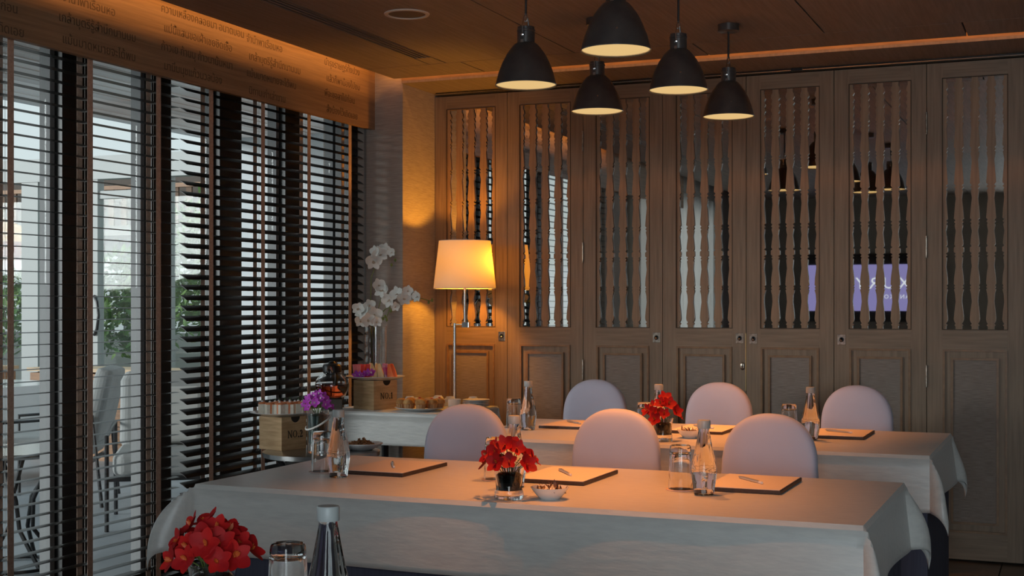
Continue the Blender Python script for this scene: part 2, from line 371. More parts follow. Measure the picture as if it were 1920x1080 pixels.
D = dict(
 stile=one(MB().box((g, 0, .012), (OP0, .04, H2)), 'stile', M_wood), stile2=one(MB().box((OP1, 0, .012), (DW-g, .04, H2)), 'stile', M_wood),
 toprail=one(MB().box((OP0, 0, OZ1), (OP1, .04, H2)), 'top_rail', M_woodh), midrail=one(MB().box((OP0, 0, 1.09), (OP1, .04, OZ0)), 'lock_rail', M_woodh),
 botrail=one(MB().box((OP0, 0, .012), (OP1, .04, .15)), 'bottom_rail', M_woodh),
 mirror=one(MB().box((OP0, .017, OZ0), (OP1, .021, OZ1)), 'mirror', M_mirror),
 bead=one(ringframe(OP0-.004, OZ0-.004, OP1+.004, OZ1+.004, .004, -.0015, .004), 'bead', M_print),
 field=one(MB().box((OP0, .006, .15), (OP1, .02, 1.09)), 'field', M_wood),
 panel=one(MB().box((OP0+.052, .003, .205), (OP1-.052, .0058, 1.035)), 'panel', M_weave),
 mo=one(ringframe(OP0, .15, OP1, 1.09, .011, -.006, .010), 'outer_moulding', M_mould),
 mi=one(ringframe(OP0+.04, .193, OP1-.04, 1.047, .012, -.005, .008), 'inner_moulding', M_mould))
def handle(parent, x, z):
    h = MB().box((-.021, -.003, -.028), (.021, 0, .028)).build('handle', M_antq, parent, bevel=.002, loc=(x, 0, z))
    MB().lathe([(.011, 0), (.013, .002), (.009, .003), (.006, .0)], 16, RX(pi/2)).build('recessed_ring', M_black, h, loc=(0, -.003, 0), smooth=True)
    MB().lathe([(.0, .0), (.006, .001), (.0065, .005), (.003, .008), (.0, .009)], 12, RX(pi/2)).build('pull', M_chrome, h, loc=(0, -.003, -.004), smooth=True)
def hinge(parent, x, z):
    h = MB().tube([(x, -.006, z-.05), (x, -.006, z+.05)], .005, 10).build('hinge', M_antq, parent, smooth=True)
    for dz in (-.054, .054): MB().lathe([(.0, -.004), (.006, -.003), (.006, .003), (.0, .004)], 10, T(x, -.006, z+dz)).build('finial', M_antq, h)
for i in range(8):
    x0 = XP+.002+DW*i
    d = sempty('door_%d' % (i+1), (x0, YD, 0))
    for k in ('stile', 'stile2', 'toprail', 'midrail', 'botrail', 'mirror', 'bead', 'field', 'panel', 'mo', 'mi'): put(D[k], D[k].name.split('.')[0], d)
    for s in (1, 2, 3): put(SF, 'baluster', d, (OP0+2*HP*s, .006, 0))
    put(SH, 'baluster', d, (OP0+.0002, .006, 0)); o = put(SH, 'baluster', d, (OP1-.0002, .014, 0), (0, 0, pi))
    if i in (0, 2, 3): handle(d, .437, 1.137)
    if i in (4, 5): handle(d, .040, 1.135)
    if i in (1, 5):
        for z in (2.26, 1.62, .95): hinge(d, DW, z)
    if i == 3:
        e = MB().lathe([(.0, -.001), (.012, 0), (.013, .003), (.011, .005), (.0, .006)], 20, RX(pi/2) @ Matrix.Diagonal((1, 1.7, 1, 1))).build('escutcheon', M_antq, d, loc=(.452, 0, .985), smooth=True)
        MB().box((-.002, -.009, -.008), (.002, -.0055, .008)).build('keyhole', M_black, e)
    if i == 4: MB().box((-.004, -.001, .85), (.0, .002, 1.165)).build('edge_strip', M_brass, d)
tr = thing('door_track', (-1.3, 7.15, 2.571), 'slim dark sliding track running above all the folding doors', 'track')
MB().box((-2.2, .0, 0), (1.65, .03, .0145)).build('channel', M_black, tr)
MB().tube([(-2.2, -.012, .004), (1.65, -.012, .004)], .004, 8).build('rod', M_steel, tr)
for x in (-1.45, -.05, 1.15): MB().box((x-.03, -.018, .0), (x+.03, .0, .0145)).build('bracket', M_black, tr)

# ================================================================== CEILING FITTINGS
v = thing('air_diffuser', (-3.11, 4.7, ZC), 'long dark linear slot air diffuser in the wood ceiling', 'vent')
MB().box((-.048, -1.5, .004), (.048, 1.5, .018)).build('backing', M_black, v)
for k in range(4):
    MB().box((-.05+.0255*k, -1.497, -.001), (-.044+.0255*k, 1.497, .0035)).build('blade', M_ceil, v)
MB().box((.046, -1.497, -.001), (.049, 1.497, .0035)).build('blade', M_ceil, v)
sp = thing('ceiling_speaker', (-2.707, 5.24, ZC), 'round flush ceiling speaker with pale rim', 'speaker')
MB().lathe([(.101, 0), (.099, -.005), (.085, -.006), (.082, -.002), (.082, 0)], 40).build('rim', mat('offwhite', (.62, .57, .50), .5), sp, smooth=True)
MB().lathe([(.082, -.0015), (.0, -.0015)], 40, capb=False, capt=False).build('grille', mat('grille_brown', (.13, .095, .07), .6), sp)
# pendants
M_diff = emis('lamp_glow', (1.0, .66, .27), .78)
def pendant(loc, label, k=1):
    p = thing('pendant_lamp', loc, label, 'pendant lamp', 'smoked metal dome pendants in two staggered rows')   # origin at rim centre
    top = ZC-loc[2]
    op = [(.1175, 0), (.1185, .003), (.1165, .004), (.113, .02), (.105, .05), (.092, .085), (.075, .118), (.058, .142), (.046, .156), (.036, .163)]
    inn = [(r-.003, z) for r, z in reversed(op)]
    sh = MB().lathe(op, 48, capb=False, capt=False).build('shade', M_pend, p, smooth=True)
    MB().lathe(inn[:-1]+[(.1150, .003)], 48, capb=False, capt=False).build('liner', M_pendin, sh, smooth=True)
    MB().lathe([(.0, .006), (.1145, .006), (.1145, .008), (.0, .008)], 48).build('diffuser', M_diff, p)
    MB().lathe([(.030, .158), (.034, .160), (.034, .205), (.036, .207), (.036, .212), (.033, .214), (.033, .224), (.012, .228)], 32, capb=True).build('cap', M_pend, p, smooth=True)
    for s in (-1, 1):
        MB().tube([(.0*s, s*.037, .19), (0, s*.037, .225), (0, s*.020, .262), (0, 0, .275)], .0022, 6).build('bracket', M_chrome, p)
        MB().lathe([(0, 0), (.006, .001), (.006, .006), (0, .008)], 10, T(0, s*.034, .19) @ RX(-s*pi/2)).build('screw', M_chrome, p)
    MB().tube([(.0055*cos(a), 0, .262+.016*sin(a)) for a in [2*pi*k/14 for k in range(14)]], .0022, 6, closed=True).build('shackle', M_chrome, p)
    MB().box((-.006, -.040, .150), (.006, -.030, .172)).build('latch', M_chrome, p)
    MB().lathe([(0, 0), (.005, .001), (.0045, .004), (0, .005)], 12, T(.035, -.093, .055) @ RX(radians(70))).build('stud', M_chrome, p)
    cz = .275
    MB().tube([(0, 0, cz), (0, 0, top-.02)], .0045, 8).build('rod', M_black, p)
    MB().lathe([(.046, top-.034), (.049, top-.032), (.049, top-.0005), (0, top-.0005)], 32).build('canopy', M_pend, p, smooth=True)
    l = lamp('pendant_bulb', 'SPOT', (loc[0], loc[1], loc[2]-.008), 100*k, (1, .31, .065), spot_size=radians(74), spot_blend=1, shadow_soft_size=.004)
    return p
pendant((-1.924, 4.715, 2.156), 'leftmost of the domed pendant lamps', .35)
pendant((-1.40, 4.225, 2.163), 'biggest-looking domed pendant lamp, cut off by the top of the picture', .7)
pendant((-1.32, 3.50, 2.24), 'domed pendant lamp over the front table, just above the picture', .8)
pendant((-1.964, 5.66, 2.186), 'domed pendant lamp hanging directly below and behind the biggest-looking one', .5)
pendant((-1.436, 5.12, 2.167), 'domed pendant lamp between the biggest-looking one and the rightmost one', .65)
pendant((-1.449, 6.01, 2.18), 'rightmost and rearmost domed pendant with its round ceiling canopy in view')

# ================================================================== TABLES WITH CLOTHS
def cloth(L, Wd, o, seed, phs=3, tips=(90, 80, 80, 80), notch=1.0):
    rnd = random.Random(seed); ph = [rnd.uniform(0, 6) for _ in range(8)]
    def axis(h):
        a = [-h-o+o*k/14 for k in range(14)]+[-h]+[-h+.02, -h+.06]
        n = int(2*h/.07); a += [-h+.1+(2*h-.2)*k/n for k in range(n+1)]; a += [h-.06, h-.02, h]+[h+o*(k+1)/14 for k in range(14)]; return a
    U = axis(L/2); V = axis(Wd/2); R = .012
    def pos(u, w):
        ax = max(0, abs(u)-L/2); by = max(0, abs(w)-Wd/2); sx = 1 if u > 0 else -1; sy = 1 if w > 0 else -1
        x = max(-L/2, min(L/2, u)); y = max(-Wd/2, min(Wd/2, w)); z = 0
        if ax == 0 and by == 0:
            return (x, y, .0006*sin(9*u+ph[0])*sin(7*w+ph[1]))
        rho = sqrt(ax*ax+by*by); th = math.atan2(by, ax)
        s2 = sin(2*th)**.8
        c = (0 if sy < 0 else 2)+(1 if sx > 0 else 0)          # near-left, near-right, far-left, far-right
        d2c = min(L/2-abs(x), 9) if by > 0 else 9; d2c = min(d2c, Wd/2-abs(y) if ax > 0 else 9)
        along = x if by > ax else y
        phi = radians(phs+2.2*sin(along*5.1+ph[2+c % 2])+1.3*sin(along*11+ph[4]))
        near = math.exp(-(d2c/.11)**2) if s2 == 0 else 1
        phi = phi + radians(3)*near*(1-s2)
        if s2 > 0:
            A = tips[c]/1000; q = min(rho/(o*1.42), 1)
            oo = A*sin(pi*.56*q)*s2+rho*sin(phi)*(1-s2); phi = math.asin(min(.9, oo/max(rho, 1e-6)))
        curl = max(0, 1-rho/.03); phi2 = phi+(pi/2-phi)*curl*.55
        if s2 > 0: ang = pi/4+(th-pi/4)*.75
        else: ang = 0 if ax > 0 else pi/2
        outd = rho*sin(phi2)+R*.0; drop = rho*cos(phi2)
        # soft S fold down the corner
        side = .006*s2*sin(rho*26+ph[5])*(1 if c in (0, 3) else -1)
        x += sx*(outd*cos(ang))-sx*side*sin(ang); y += sy*(outd*sin(ang))+sy*side*cos(ang)
        return (x, y, -drop)
    v = [pos(u, w) for w in V for u in U]; nu = len(U)
    f = [(j*nu+i, j*nu+i+1, (j+1)*nu+i+1, (j+1)*nu+i) for j in range(len(V)-1) for i in range(nu-1)]
    return MB().add(v, f)
def table(name, cx, cy, L, Wd, H, lab1, lab2, seed, o=.215, skirt=True, tips=(90, 80, 80, 80)):
    t = thing(name, (cx, cy, 0), lab1, 'table')
    MB().box((-L/2, -Wd/2, H-.03), (L/2, Wd/2, H-.004)).build('tabletop', M_crate, t)
    if skirt:
        s = MB(); n = 60; h1, h2 = L/2-.008, Wd/2-.008; per = []
        def seg(a, b, k):
            for i in range(k): per.append((a[0]+(b[0]-a[0])*i/k, a[1]+(b[1]-a[1])*i/k))
        seg((-h1, -h2), (h1, -h2), 80); seg((h1, -h2), (h1, h2), 40); seg((h1, h2), (-h1, h2), 80); seg((-h1, h2), (-h1, -h2), 40)
        rg = []
        for z, am in ((H-.032, .0), (H-.2, .0015), (.02, .004)):
            rg.append([(x+am*sin(i*1.1)*(1 if abs(abs(x)-h1) < .01 else 0), y+am*sin(i*1.1)*(1 if abs(abs(y)-h2) < .01 else 0), z) for i, (x, y) in enumerate(per)])
        s.loft(rg, cap=False); s.build('skirt', M_skirt, t, smooth=True)
    for sx in (-1, 1):
        for sy in (-1, 1): MB().tube([(sx*(L/2-.06), sy*(Wd/2-.06), 0), (sx*(L/2-.06), sy*(Wd/2-.06), H-.03)], .02, 12).build('leg', M_black, t)
    c = cloth(L, Wd, o, seed, tips=tips).build('tablecloth', M_cloth, None, smooth=True, loc=(cx, cy, H))
    c.data.polygons.foreach_set('use_smooth', [True]*len(c.data.polygons))
    sd = c.modifiers.new('thickness', 'SOLIDIFY'); sd.thickness = .0015; sd.offset = -1
    tag(c, lab2, 'tablecloth')
    return t
TZ = .7505
table('banquet_table', -1.52, 3.935, 2.06, .90, .75, 'front conference table with navy skirt under a grey satin cloth', 'grey satin cloth over the front conference table', 3, tips=(150, 95, 70, 105))
table('banquet_table', -1.475, 5.695, 1.97, .96, .75, 'rear conference table with navy skirt, in front of the folding doors', 'grey satin cloth over the rear conference table', 5, tips=(100, 100, 70, 85))
table('banquet_table', -1.475, 1.62, 1.97, .96, .75, 'nearest conference table, below the bottom edge of the picture, holding orchids and bottle', 'satin cloth over the nearest conference table below the frame', 8)
table('buffet_table', -3.295, 6.44, .73, .64, .76, 'small buffet table in the corner carrying crate, muffins and cups', 'pale grey cloth over the corner buffet table', 11, o=.17, skirt=False, tips=(50, 50, 20, 40))

# ================================================================== CHAIRS
def chair():
    c = thing('banquet_chair', (0, 0, 0), '', 'chair', 'banquet chairs in fitted pale covers')   # origin: floor under back, faces -Y
    def rr(w, d, cy, z, n=40, e=3.2, bow=.012, **kw_):
        r = []
        for k in range(n):
            a = 2*pi*k/n; x = (abs(cos(a))**(2/e))*(1 if cos(a) >= 0 else -1)*w/2; y = (abs(sin(a))**(2/e))*(1 if sin(a) >= 0 else -1)*d/2
            r.append((x, cy+y-bow*(2*x/max(w, .01))**2*2.0, z))
        return r
    H = .925; z0 = .735; rings = []
    zs = [.02, .2, .44, .5, .58, .66, z0]
    def wb(z): return .345+.10*max(0, (.75-z)/.75)
    for z in zs: rings.append(rr(wb(z), .085+.02*(z < .5), .0+.03*(1-z/H), z))
    for k in range(1, 18):
        q = k/17.6; zz = z0+(H-z0)*sin(q*pi/2); kk = (zz-z0)/(H-z0)
        rings.append(rr(wb(z0)*(1-.03*kk)*(1-kk**2.5)**(1/2.25), .085*(1-kk**5)**.5, .03*(1-zz/H), zz, bow=.012*(1-kk)))
    rings.append(rr(.02, .006, 0, H-.0002, bow=0))
    MB().loft(rings).build('back_cover', M_cover, c, smooth=True)
    rs = [rr(.44, .33, -.185, .02, e=5), rr(.425, .33, -.185, .25, e=5), rr(.42, .33, -.185, .42, e=5), rr(.415, .325, -.185, .455, e=4.5), rr(.38, .29, -.185, .475, e=4), rr(.2, .2, -.185, .482, e=3)]
    MB().loft(rs).build('seat_cover', M_cover, c, smooth=True)
    for sx in (-1, 1):
        for y in (-.32, .03): MB().tube([(sx*.17, y, 0), (sx*.17, y, .1)], .012, 8).build('leg', M_black, c)
    pip = [(wb(.5+.0)*.0, 0, 0)]
    return c
CH0 = chair(); used = False
for x, y, rz, lab in [(-2.20, 4.78, 4, 'left chair behind the front table'), (-1.577, 4.78, -2, 'middle chair behind the front table'), (-.998, 4.78, -3, 'right chair behind the front table'),
                      (-2.317, 6.66, 3, 'left chair behind the rear table'), (-1.65, 6.66, 0, 'middle chair behind the rear table'), (-.963, 6.66, -2, 'right chair behind the rear table')]:
    L = 'covered banquet chair with rounded back, ' + lab
    if not used: CH0.location = (x, y, 0); CH0.rotation_euler = (0, 0, radians(rz)); CH0['label'] = L; used = True
    else: dup(CH0, (x, y, 0), radians(rz), L)

# ================================================================== TABLE SETTINGS
def bottle():
    b = thing('water_bottle', (0, 0, 0), '', 'bottle')
    pr = [(.0, .001), (.027, .0), (.030, .003), (.0315, .02), (.036, .045), (.038, .065), (.0372, .080), (.034, .10), (.0285, .125), (.0235, .15), (.0190, .175), (.0165, .190), (.0160, .197)]
    def rip(a, z): return .022*cos(12*a)*(1 if z > .09 else 0)*(1-(z > .185)) + (.015*cos(24*a)*cos(z*900) if .008 < z < .055 else 0)
    body = MB()
    fine = []
    for (r0, z0), (r1, z1) in zip(pr, pr[1:]):
        k = 1 if z1-z0 < .006 else 4
        for q in range(k): fine.append((r0+(r1-r0)*q/k, z0+(z1-z0)*q/k))
    fine.append(pr[-1]); fine.append((.0, .1971))
    body.lathe(fine, 72, ripple=rip); body.build('glass_body', M_water, b, smooth=True)
    MB().lathe([(.0188, .1972), (.0194, .199), (.0194, .219), (.018, .222), (0, .2222)], 36).build('cap', M_cap, b, smooth=True)
    sc = MB()
    for k in range(8):
        a0 = 2*pi*k/8
        pts = []
        for q in range(15):
            t = q/14*2*pi*1.2; rr_ = .0075*(1-q/20); a = a0+rr_*cos(t)/.038; z = .068+rr_*sin(t)
            pts.append((.0392*cos(a), .0392*sin(a), z))
        sc.tube(pts, .00045, 4)
    for z in (.080,): sc.tube([(.0383*cos(2*pi*k/40), .0383*sin(2*pi*k/40), z+.002*sin(8*2*pi*k/40)) for k in range(40)], .0004, 4, closed=True)
    sc.build('scrollwork', M_scroll, b)
    return b
B0 = bottle()
bl = [(-2.215, 3.80, 'clear water bottle beside the leftmost desk pad of the front table'), (-1.59, 3.80, 'clear water bottle behind the red orchids of the front table'), (-1.006, 3.866, 'clear water bottle beside the rightmost desk pad of the front table'),
      (-2.274, 5.60, 'clear water bottle at the left end of the rear table'), (-1.65, 5.57, 'clear water bottle behind the red orchids of the rear table'), (-1.007, 5.63, 'clear water bottle beside the rightmost desk pad of the rear table'),
      (-1.16, 1.956, 'clear water bottle in the foreground, cut off by the bottom edge')]
for i, (x, y, lab) in enumerate(bl):
    if i == 0: B0.location = (x, y, TZ); B0['label'] = lab; B0['group'] = 'water bottles on the conference tables'
    else: dup(B0, (x, y, TZ), i*.4, lab, 'water bottles on the conference tables')
def tumbler():
    t = thing('tumbler', (0, 0, 0), '', 'glass')
    n = 60
    def rip(a, z): return .012*cos(15*a)
    MB().lathe([(.0365, 0), (.0365, .002), (.0352, .05), (.0335, .10), (.0325, .118), (.0315, .128), (.029, .133), (0, .133), (0, .1325), (.0, .112), (.022, .111), (.029, .106), (.0315, .09), (.033, .05), (.0345, .0)], n, ripple=rip, capb=False, capt=False).build('glass_wall', M_glass, t, smooth=True)
    return t
T0 = tumbler()
tl = [(-2.337, 3.90, 'upturned tumbler left of the leftmost bottle on the front table'), (-1.715, 3.94, 'upturned tumbler half hidden by the red orchids of the front table'), (-1.10, 3.945, 'upturned tumbler beside the right-hand bottle of the front table'),
      (-2.37, 5.66, 'upturned tumbler at the left end of the rear table'), (-1.742, 5.66, 'upturned tumbler left of the red orchids on the rear table'), (-1.131, 5.80, 'upturned tumbler seen behind the rightmost chair of the front row'), (-1.29, 2.035, 'upturned tumbler in the foreground beside the cut-off bottle')]
cm = MB().lathe([(.044, 0), (.045, .0015), (.044, .003), (0, .003)], 36).mesh('coaster', mat('coaster_pink', (.62, .48, .44), .6), True)
for i, (x, y, lab) in enumerate(tl):
    if i == 0: T0.location = (x, y, TZ+.0035); T0['label'] = lab; T0['group'] = 'upturned tumblers'
    else: dup(T0, (x, y, TZ+.0035), i*.3, lab, 'upturned tumblers')
    tag(put(cm, 'coaster', None, (x, y, TZ)), 'round pink paper coaster under the upturned tumbler, '+['left, front table', 'centre, front table', 'right, front table', 'left, rear table', 'centre, rear table', 'right, rear table', 'in the foreground'][i], 'coaster', 'paper coasters')
bm_ = MB().box((-.12, -.17, 0), (.12, .17, .012)).mesh('desk_pad', M_leather)
pm_ = MB().box((-.116, -.166, 0), (.116, .166, .0012)).mesh('notepaper', M_paper)
pads = [(-2.14, 4.05, 'leftmost on the front table'), (-1.52, 4.08, 'in the middle of the front table'), (-.915, 4.12, 'rightmost on the front table'),
        (-2.14, 5.86, 'leftmost on the rear table'), (-1.52, 5.87, 'in the middle of the rear table'), (-.92, 5.88, 'rightmost on the rear table')]
M_pen = mat('pen_silver', (.62, .64, .66), .3, .6)
for i, (x, y, lab) in enumerate(pads):
    tag(put(bm_, 'desk_pad', None, (x, y, TZ), bevel=.002), 'dark brown leather desk pad, ' + lab, 'desk pad', 'leather desk pads')
    tag(put(pm_, 'notepaper', None, (x, y, TZ+.0121)), 'pale sheet of notepaper on the desk pad ' + lab, 'paper', 'sheets of notepaper')
    p = thing('pen', (x-.005, y+.0, TZ+.0133), 'silver pen lying diagonally on the notepaper ' + lab, 'pen', 'silver pens', rz=radians(-60+5*i))
    Rm = T(0, 0, .0045) @ RY(pi/2)
    MB().lathe([(.001, -.088), (.0035, -.08), (.0048, -.065), (.0048, .03), (.0044, .06)], 12, Rm).build('barrel', M_pen, p, smooth=True)
    MB().lathe([(.0042, .03), (.0045, .032), (.0045, .066), (.003, .07), (0, .07)], 12, Rm).build('tip', M_white, p, smooth=True)
    MB().box((-.06, -.001, .0085), (-.02, .001, .0095)).build('clip', M_chrome, p)

# ---- flowers
def petal(L, w, curl, n=5, M=None, cup=.2):
    mb = MB(); v = []; f = []
    for i in range(n+1):
        t = i/n; ww = w*sin(pi*min(1, t*.86+.10))**.7 if t < 1 else w*.15
        z = curl*L*t*t
        for s in (-1, 0, 1): v.append(Vector((L*t, s*ww/2, z+cup*ww*abs(s)*.5)))
    for i in range(n):
        for k in range(2): f.append((i*3+k, i*3+k+1, i*3+k+4, i*3+k+3))
    if M is not None: v = [M @ p for p in v]
    return v, f
def blossom_mesh(name, R, mats, wide=.8, big=False):
    mb = MB()
    specs = [(0, 1, .68), (72, .95, wide), (144, .92, .66), (216, .92, .66), (288, .95, wide)]
    for a, l, w in specs:
        v, f = petal(R*l, R*w, .25, 6, RZ(radians(a+90)) @ RY(radians(-8)))
        mb.add(v, f)
    mb.cur = 1
    for a in (-40, 0, 40):
        v, f = petal(R*.35, R*.22, .7, 3, T(0, 0, .002) @ RZ(radians(a-90)) @ RY(radians(-25))); mb.add(v, f)
    mb.lathe([(0, 0), (R*.09, R*.05), (R*.06, R*.16), (0, R*.2)], 8)
    me = mb.mesh(name, mats); me.polygons.foreach_set('use_smooth', [True]*len(me.polygons)); return me
RB = blossom_mesh('blossom', .030, [M_red, mat('orchid_lip_orange', (.55, .10, .02), .5)], .9)
PB = blossom_mesh('blossom', .028, [M_purple, M_wpetal], .75)
WB = blossom_mesh('blossom', .048, [M_wpetal, M_mauve], 1.05)
def face(o, loc, d, sc=1, roll=0):
    o.matrix_basis = T(*loc) @ Vector(d).to_track_quat('Z', 'Y').to_matrix().to_4x4() @ RZ(roll) @ Matrix.Scale(sc, 4)
def orchid_vase(loc, lab, seed, n=18):
    rnd = random.Random(seed)
    t = thing('orchid_vase', loc, lab, 'flower arrangement', 'red orchids in low glass vases')
    def rip(a, z): return .012*cos(16*a) if z < .022 else 0
    MB().lathe([(.040, 0), (.042, .003), (.0415, .02), (.038, .03), (.040, .06), (.0455, .095), (.0435, .095), (.038, .06), (.0355, .026), (.0, .022)], 64, ripple=rip).build('vase', M_glass, t, smooth=True)
    MB().lathe([(.0, .0235), (.033, .0255), (.035, .04), (.037, .06), (.0375, .070), (.03, .076), (0, .078)], 32, ripple=lambda a, z: .03*sin(7*a+z*90)).build('leaf_lining', M_darkleaf, t, smooth=True)
    pos = []
    for k in range(n):
        a = k*2.399; q = sqrt((k+.5)/n); r = .064*q; z = .158-.065*q*q+rnd.uniform(-.016, .014)
        p = Vector((r*cos(a), r*sin(a), z)); d = Vector((cos(a)*q*1.2, sin(a)*q*1.2-.45, .55)).normalized(); pos.append(p)
        o = put(RB, 'blossom', t); face(o, p+d*.012, d, rnd.uniform(.9, 1.15), rnd.uniform(0, 6))
        MB().tube([(.01*cos(a), .01*sin(a), .06), (r*.45*cos(a), r*.45*sin(a), .06+(z-.06)*.6), tuple(p)], .0013, 5).build('stem', M_stem, t)
    for k in range(3):
        a = rnd.uniform(0, 6); 
        v, f = petal(.03, .009, .3, 4); o = MB().add(v, f).build('sepal', M_red, t); face(o, (.05*cos(a), .05*sin(a), .15), (sin(a), cos(a)*.4, .4), 1)
    return t
orchid_vase((-1.51, 3.57, TZ), 'red orchids in a glass vase on the front table, beside a small bowl', 1)
orchid_vase((-1.572, 5.36, TZ), 'red orchids in a glass vase on the rear table', 2)
orchid_vase((-1.44, 2.02, TZ), 'red orchids in a glass vase in the foreground at the bottom edge', 3, 21)
def bowl(loc, lab, seed):
    t = thing('small_bowl', loc, lab, 'bowl', 'small white bowls of dried petals')
    MB().lathe([(.0, .003), (.028, .0), (.031, .003), (.045, .018), (.0555, .033), (.0565, .035), (.0545, .035), (.043, .020), (.028, .008), (0, .007)], 48).build('dish', M_white, t, smooth=True)
    rnd = random.Random(seed); mb = MB()
    for k in range(70):
        a = rnd.uniform(0, 6.28); r = .040*sqrt(rnd.random()); v, f = petal(rnd.uniform(.012, .022), .006, rnd.uniform(-.5, .8), 3, T(r*cos(a), r*sin(a), .018+.014*rnd.random()+.008*(1-r/.04)) @ RZ(rnd.uniform(0, 6)) @ RY(rnd.uniform(-.8, .5))); mb.add(v, f)
    mb.build('dried_petals', noisy('dried', (.05, .015, .012), (.22, .11, .06), .6, nscale=60), t)['kind'] = 'stuff'
bowl((-1.398, 3.61, TZ), 'small white bowl of dried petals in front of the middle desk pad, front table', 1)
bowl((-1.496, 5.52, TZ), 'small white bowl of dried petals in front of the middle desk pad, rear table', 2)

# ================================================================== BUFFET CORNER
def stencil(txt, cx, z0, H, par):
    def q(mb, *p): mb.prism([(x*H, y*H) for x, y in p], .0008, M0)
    ring = lambda r0, r1, a0, a1: [(.36+r1*.36*cos(a), .5+r1*.5*sin(a)) for a in [a0+(a1-a0)*k/8 for k in range(9)]]+[(.36+r0*.30*cos(a), .5+r0*.5*sin(a)) for a in [a1+(a0-a1)*k/8 for k in range(9)]]
    wid = {'N': .95, 'O': .85, '.': .32, '1': .5, '2': .62}; x = cx-sum(wid[c] for c in txt)*H/2
    for c in txt:
        M0 = T(x, -.0001, z0) @ RX(pi/2); mb = MB()
        if c == 'N': q(mb, (.02, 0), (.26, 0), (.26, .07), (.19, .08), (.19, 1), (.0, 1), (.0, .93), (.08, .92), (.08, .08), (.02, .07)); q(mb, (.24, .98), (.24, .72), (.58, .04), (.62, .04), (.62, .3)); q(mb, (.66, .0), (.76, 0), (.76, .92), (.84, .93), (.84, 1), (.58, 1), (.58, .93), (.66, .92))
        if c == 'O': q(mb, *ring(.8, 1, radians(100), radians(260))); q(mb, *ring(.8, 1, radians(-80), radians(80)))
        if c == '.': q(mb, (.06, 0), (.24, 0), (.24, .2), (.06, .2))
        if c == '1': q(mb, (.05, 0), (.45, 0), (.45, .07), (.35, .09), (.35, 1), (.24, 1), (.05, .85), (.05, .78), (.17, .80), (.17, .09), (.05, .07))
        if c == '2': q(mb, (.02, 0), (.55, 0), (.57, .26), (.51, .26), (.47, .18), (.20, .18), (.50, .50), (.54, .72), (.46, .92), (.28, 1), (.10, .93), (.04, .74), (.20, .70), (.24, .88), (.33, .88), (.36, .72), (.30, .5))
        mb.build('lettering', M_ink, par); x += wid[c]*H
def crate(loc, rz, s, h, txt, lab):
    t = thing('wooden_crate', loc, lab, 'crate', None, rz)
    th = .01
    MB().box((0, 0, 0), (s, th, h)).build('board', M_crate, t); MB().box((0, s-th, 0), (s, s, h)).build('board', M_crate, t)
    MB().box((0, th, 0), (th, s-th, h)).build('board', M_crate, t); MB().box((s-th, th, 0), (s, s-th, h)).build('board', M_crate, t)
    MB().box((th, th, h-.012), (s-th, s-th, h-.001)).build('top_board', M_crate, t)
    # dark half-round finger notch near the top of the lettered face
    pts = [(.026*cos(a), .026*sin(a)) for a in [pi+pi*k/14 for k in range(15)]]
    MB().prism(pts, .0012, T(s*.55, .0, h-.001) @ RX(pi/2)).build('finger_notch', M_ink, t)
    stencil(txt, s*.55, h*.36, .034, t)
    return t
crate((-3.407, 6.214, .7605), radians(69.7), .165, .155, 'NO.1', 'pine crate lettered NO.1 carrying the fruit plate')
crate((-3.275, 5.115, .6605), radians(74.5), .150, .150, 'NO.2', 'pine crate lettered NO.2 carrying the sandwich plate')
def plate(r, h=.016):
    return MB().lathe([(.0, .0), (r*.5, 0), (r*.55, .002), (r*.82, h*.55), (r, h), (r*.995, h+.0018), (r*.8, h*.55+.004), (r*.52, .005), (0, .0045)], 56)
def rot2(loc, a, x, y): return (loc[0]+x*cos(a)-y*sin(a), loc[1]+x*sin(a)+y*cos(a))
# --- fruit plate
fx, fy = rot2((-3.407, 6.214), radians(69.7), .0825, .0825); fz = .7605+.155
tag(plate(.16, .02).build('serving_plate', M_white, None, smooth=True, loc=(fx, fy, fz)), 'white plate of cut fruit on top of the NO.1 crate', 'plate')
M_melon = noisy('melon_flesh', (.86, .62, .30), (.93, .78, .48), .35, (6, 6, 2), 10)
M_wm = noisy('watermelon_flesh', (.75, .06, .06), (.88, .16, .12), .35, nscale=40)
M_pap = noisy('papaya_flesh', (.80, .15, .04), (.90, .26, .07), .35, nscale=20)
M_drg = noisy('dragon_skin', (.45, .02, .20), (.85, .70, .78), .4, nscale=14, lo=.45, hi=.6)
def wedge(h, w, t, tilt):
    mb = MB(); rings = []
    for k in range(7):
        q = k/6; s = 1-.72*q**1.8
        rings.append([(-w/2*s, -t/2*s, h*q), (w/2*s, -t/2*s, h*q), (w/2*s, t/2*s*.7, h*q), (-w/2*s, t/2*s*.7, h*q)])
    return mb.loft(rings)
cr_ = Vector((cos(radians(28.7)), sin(radians(28.7)), 0)); cf_ = Vector((-cr_.y, cr_.x, 0))
def spot(cx, cy, a, b, z): p = Vector((cx, cy, z))+cr_*a+cf_*b; return tuple(p)
CNT = {}
fr = [(-.105, -.03, 'w'), (-.088, -.055, 'w'), (-.065, -.03, 'w'), (-.082, -.005, 'w'), (-.040, -.010, 'w'),
      (-.008, -.060, 'm'), (.018, -.035, 'm'), (-.020, -.005, 'm'), (.035, -.065, 'm'), (.02, 0, 'm'),
      (.055, -.02, 'd'), (.075, -.03, 'd'), (.062, .01, 'd'), (.085, -.055, 'p'), (.100, -.04, 'p'), (.095, .0, 'p')]
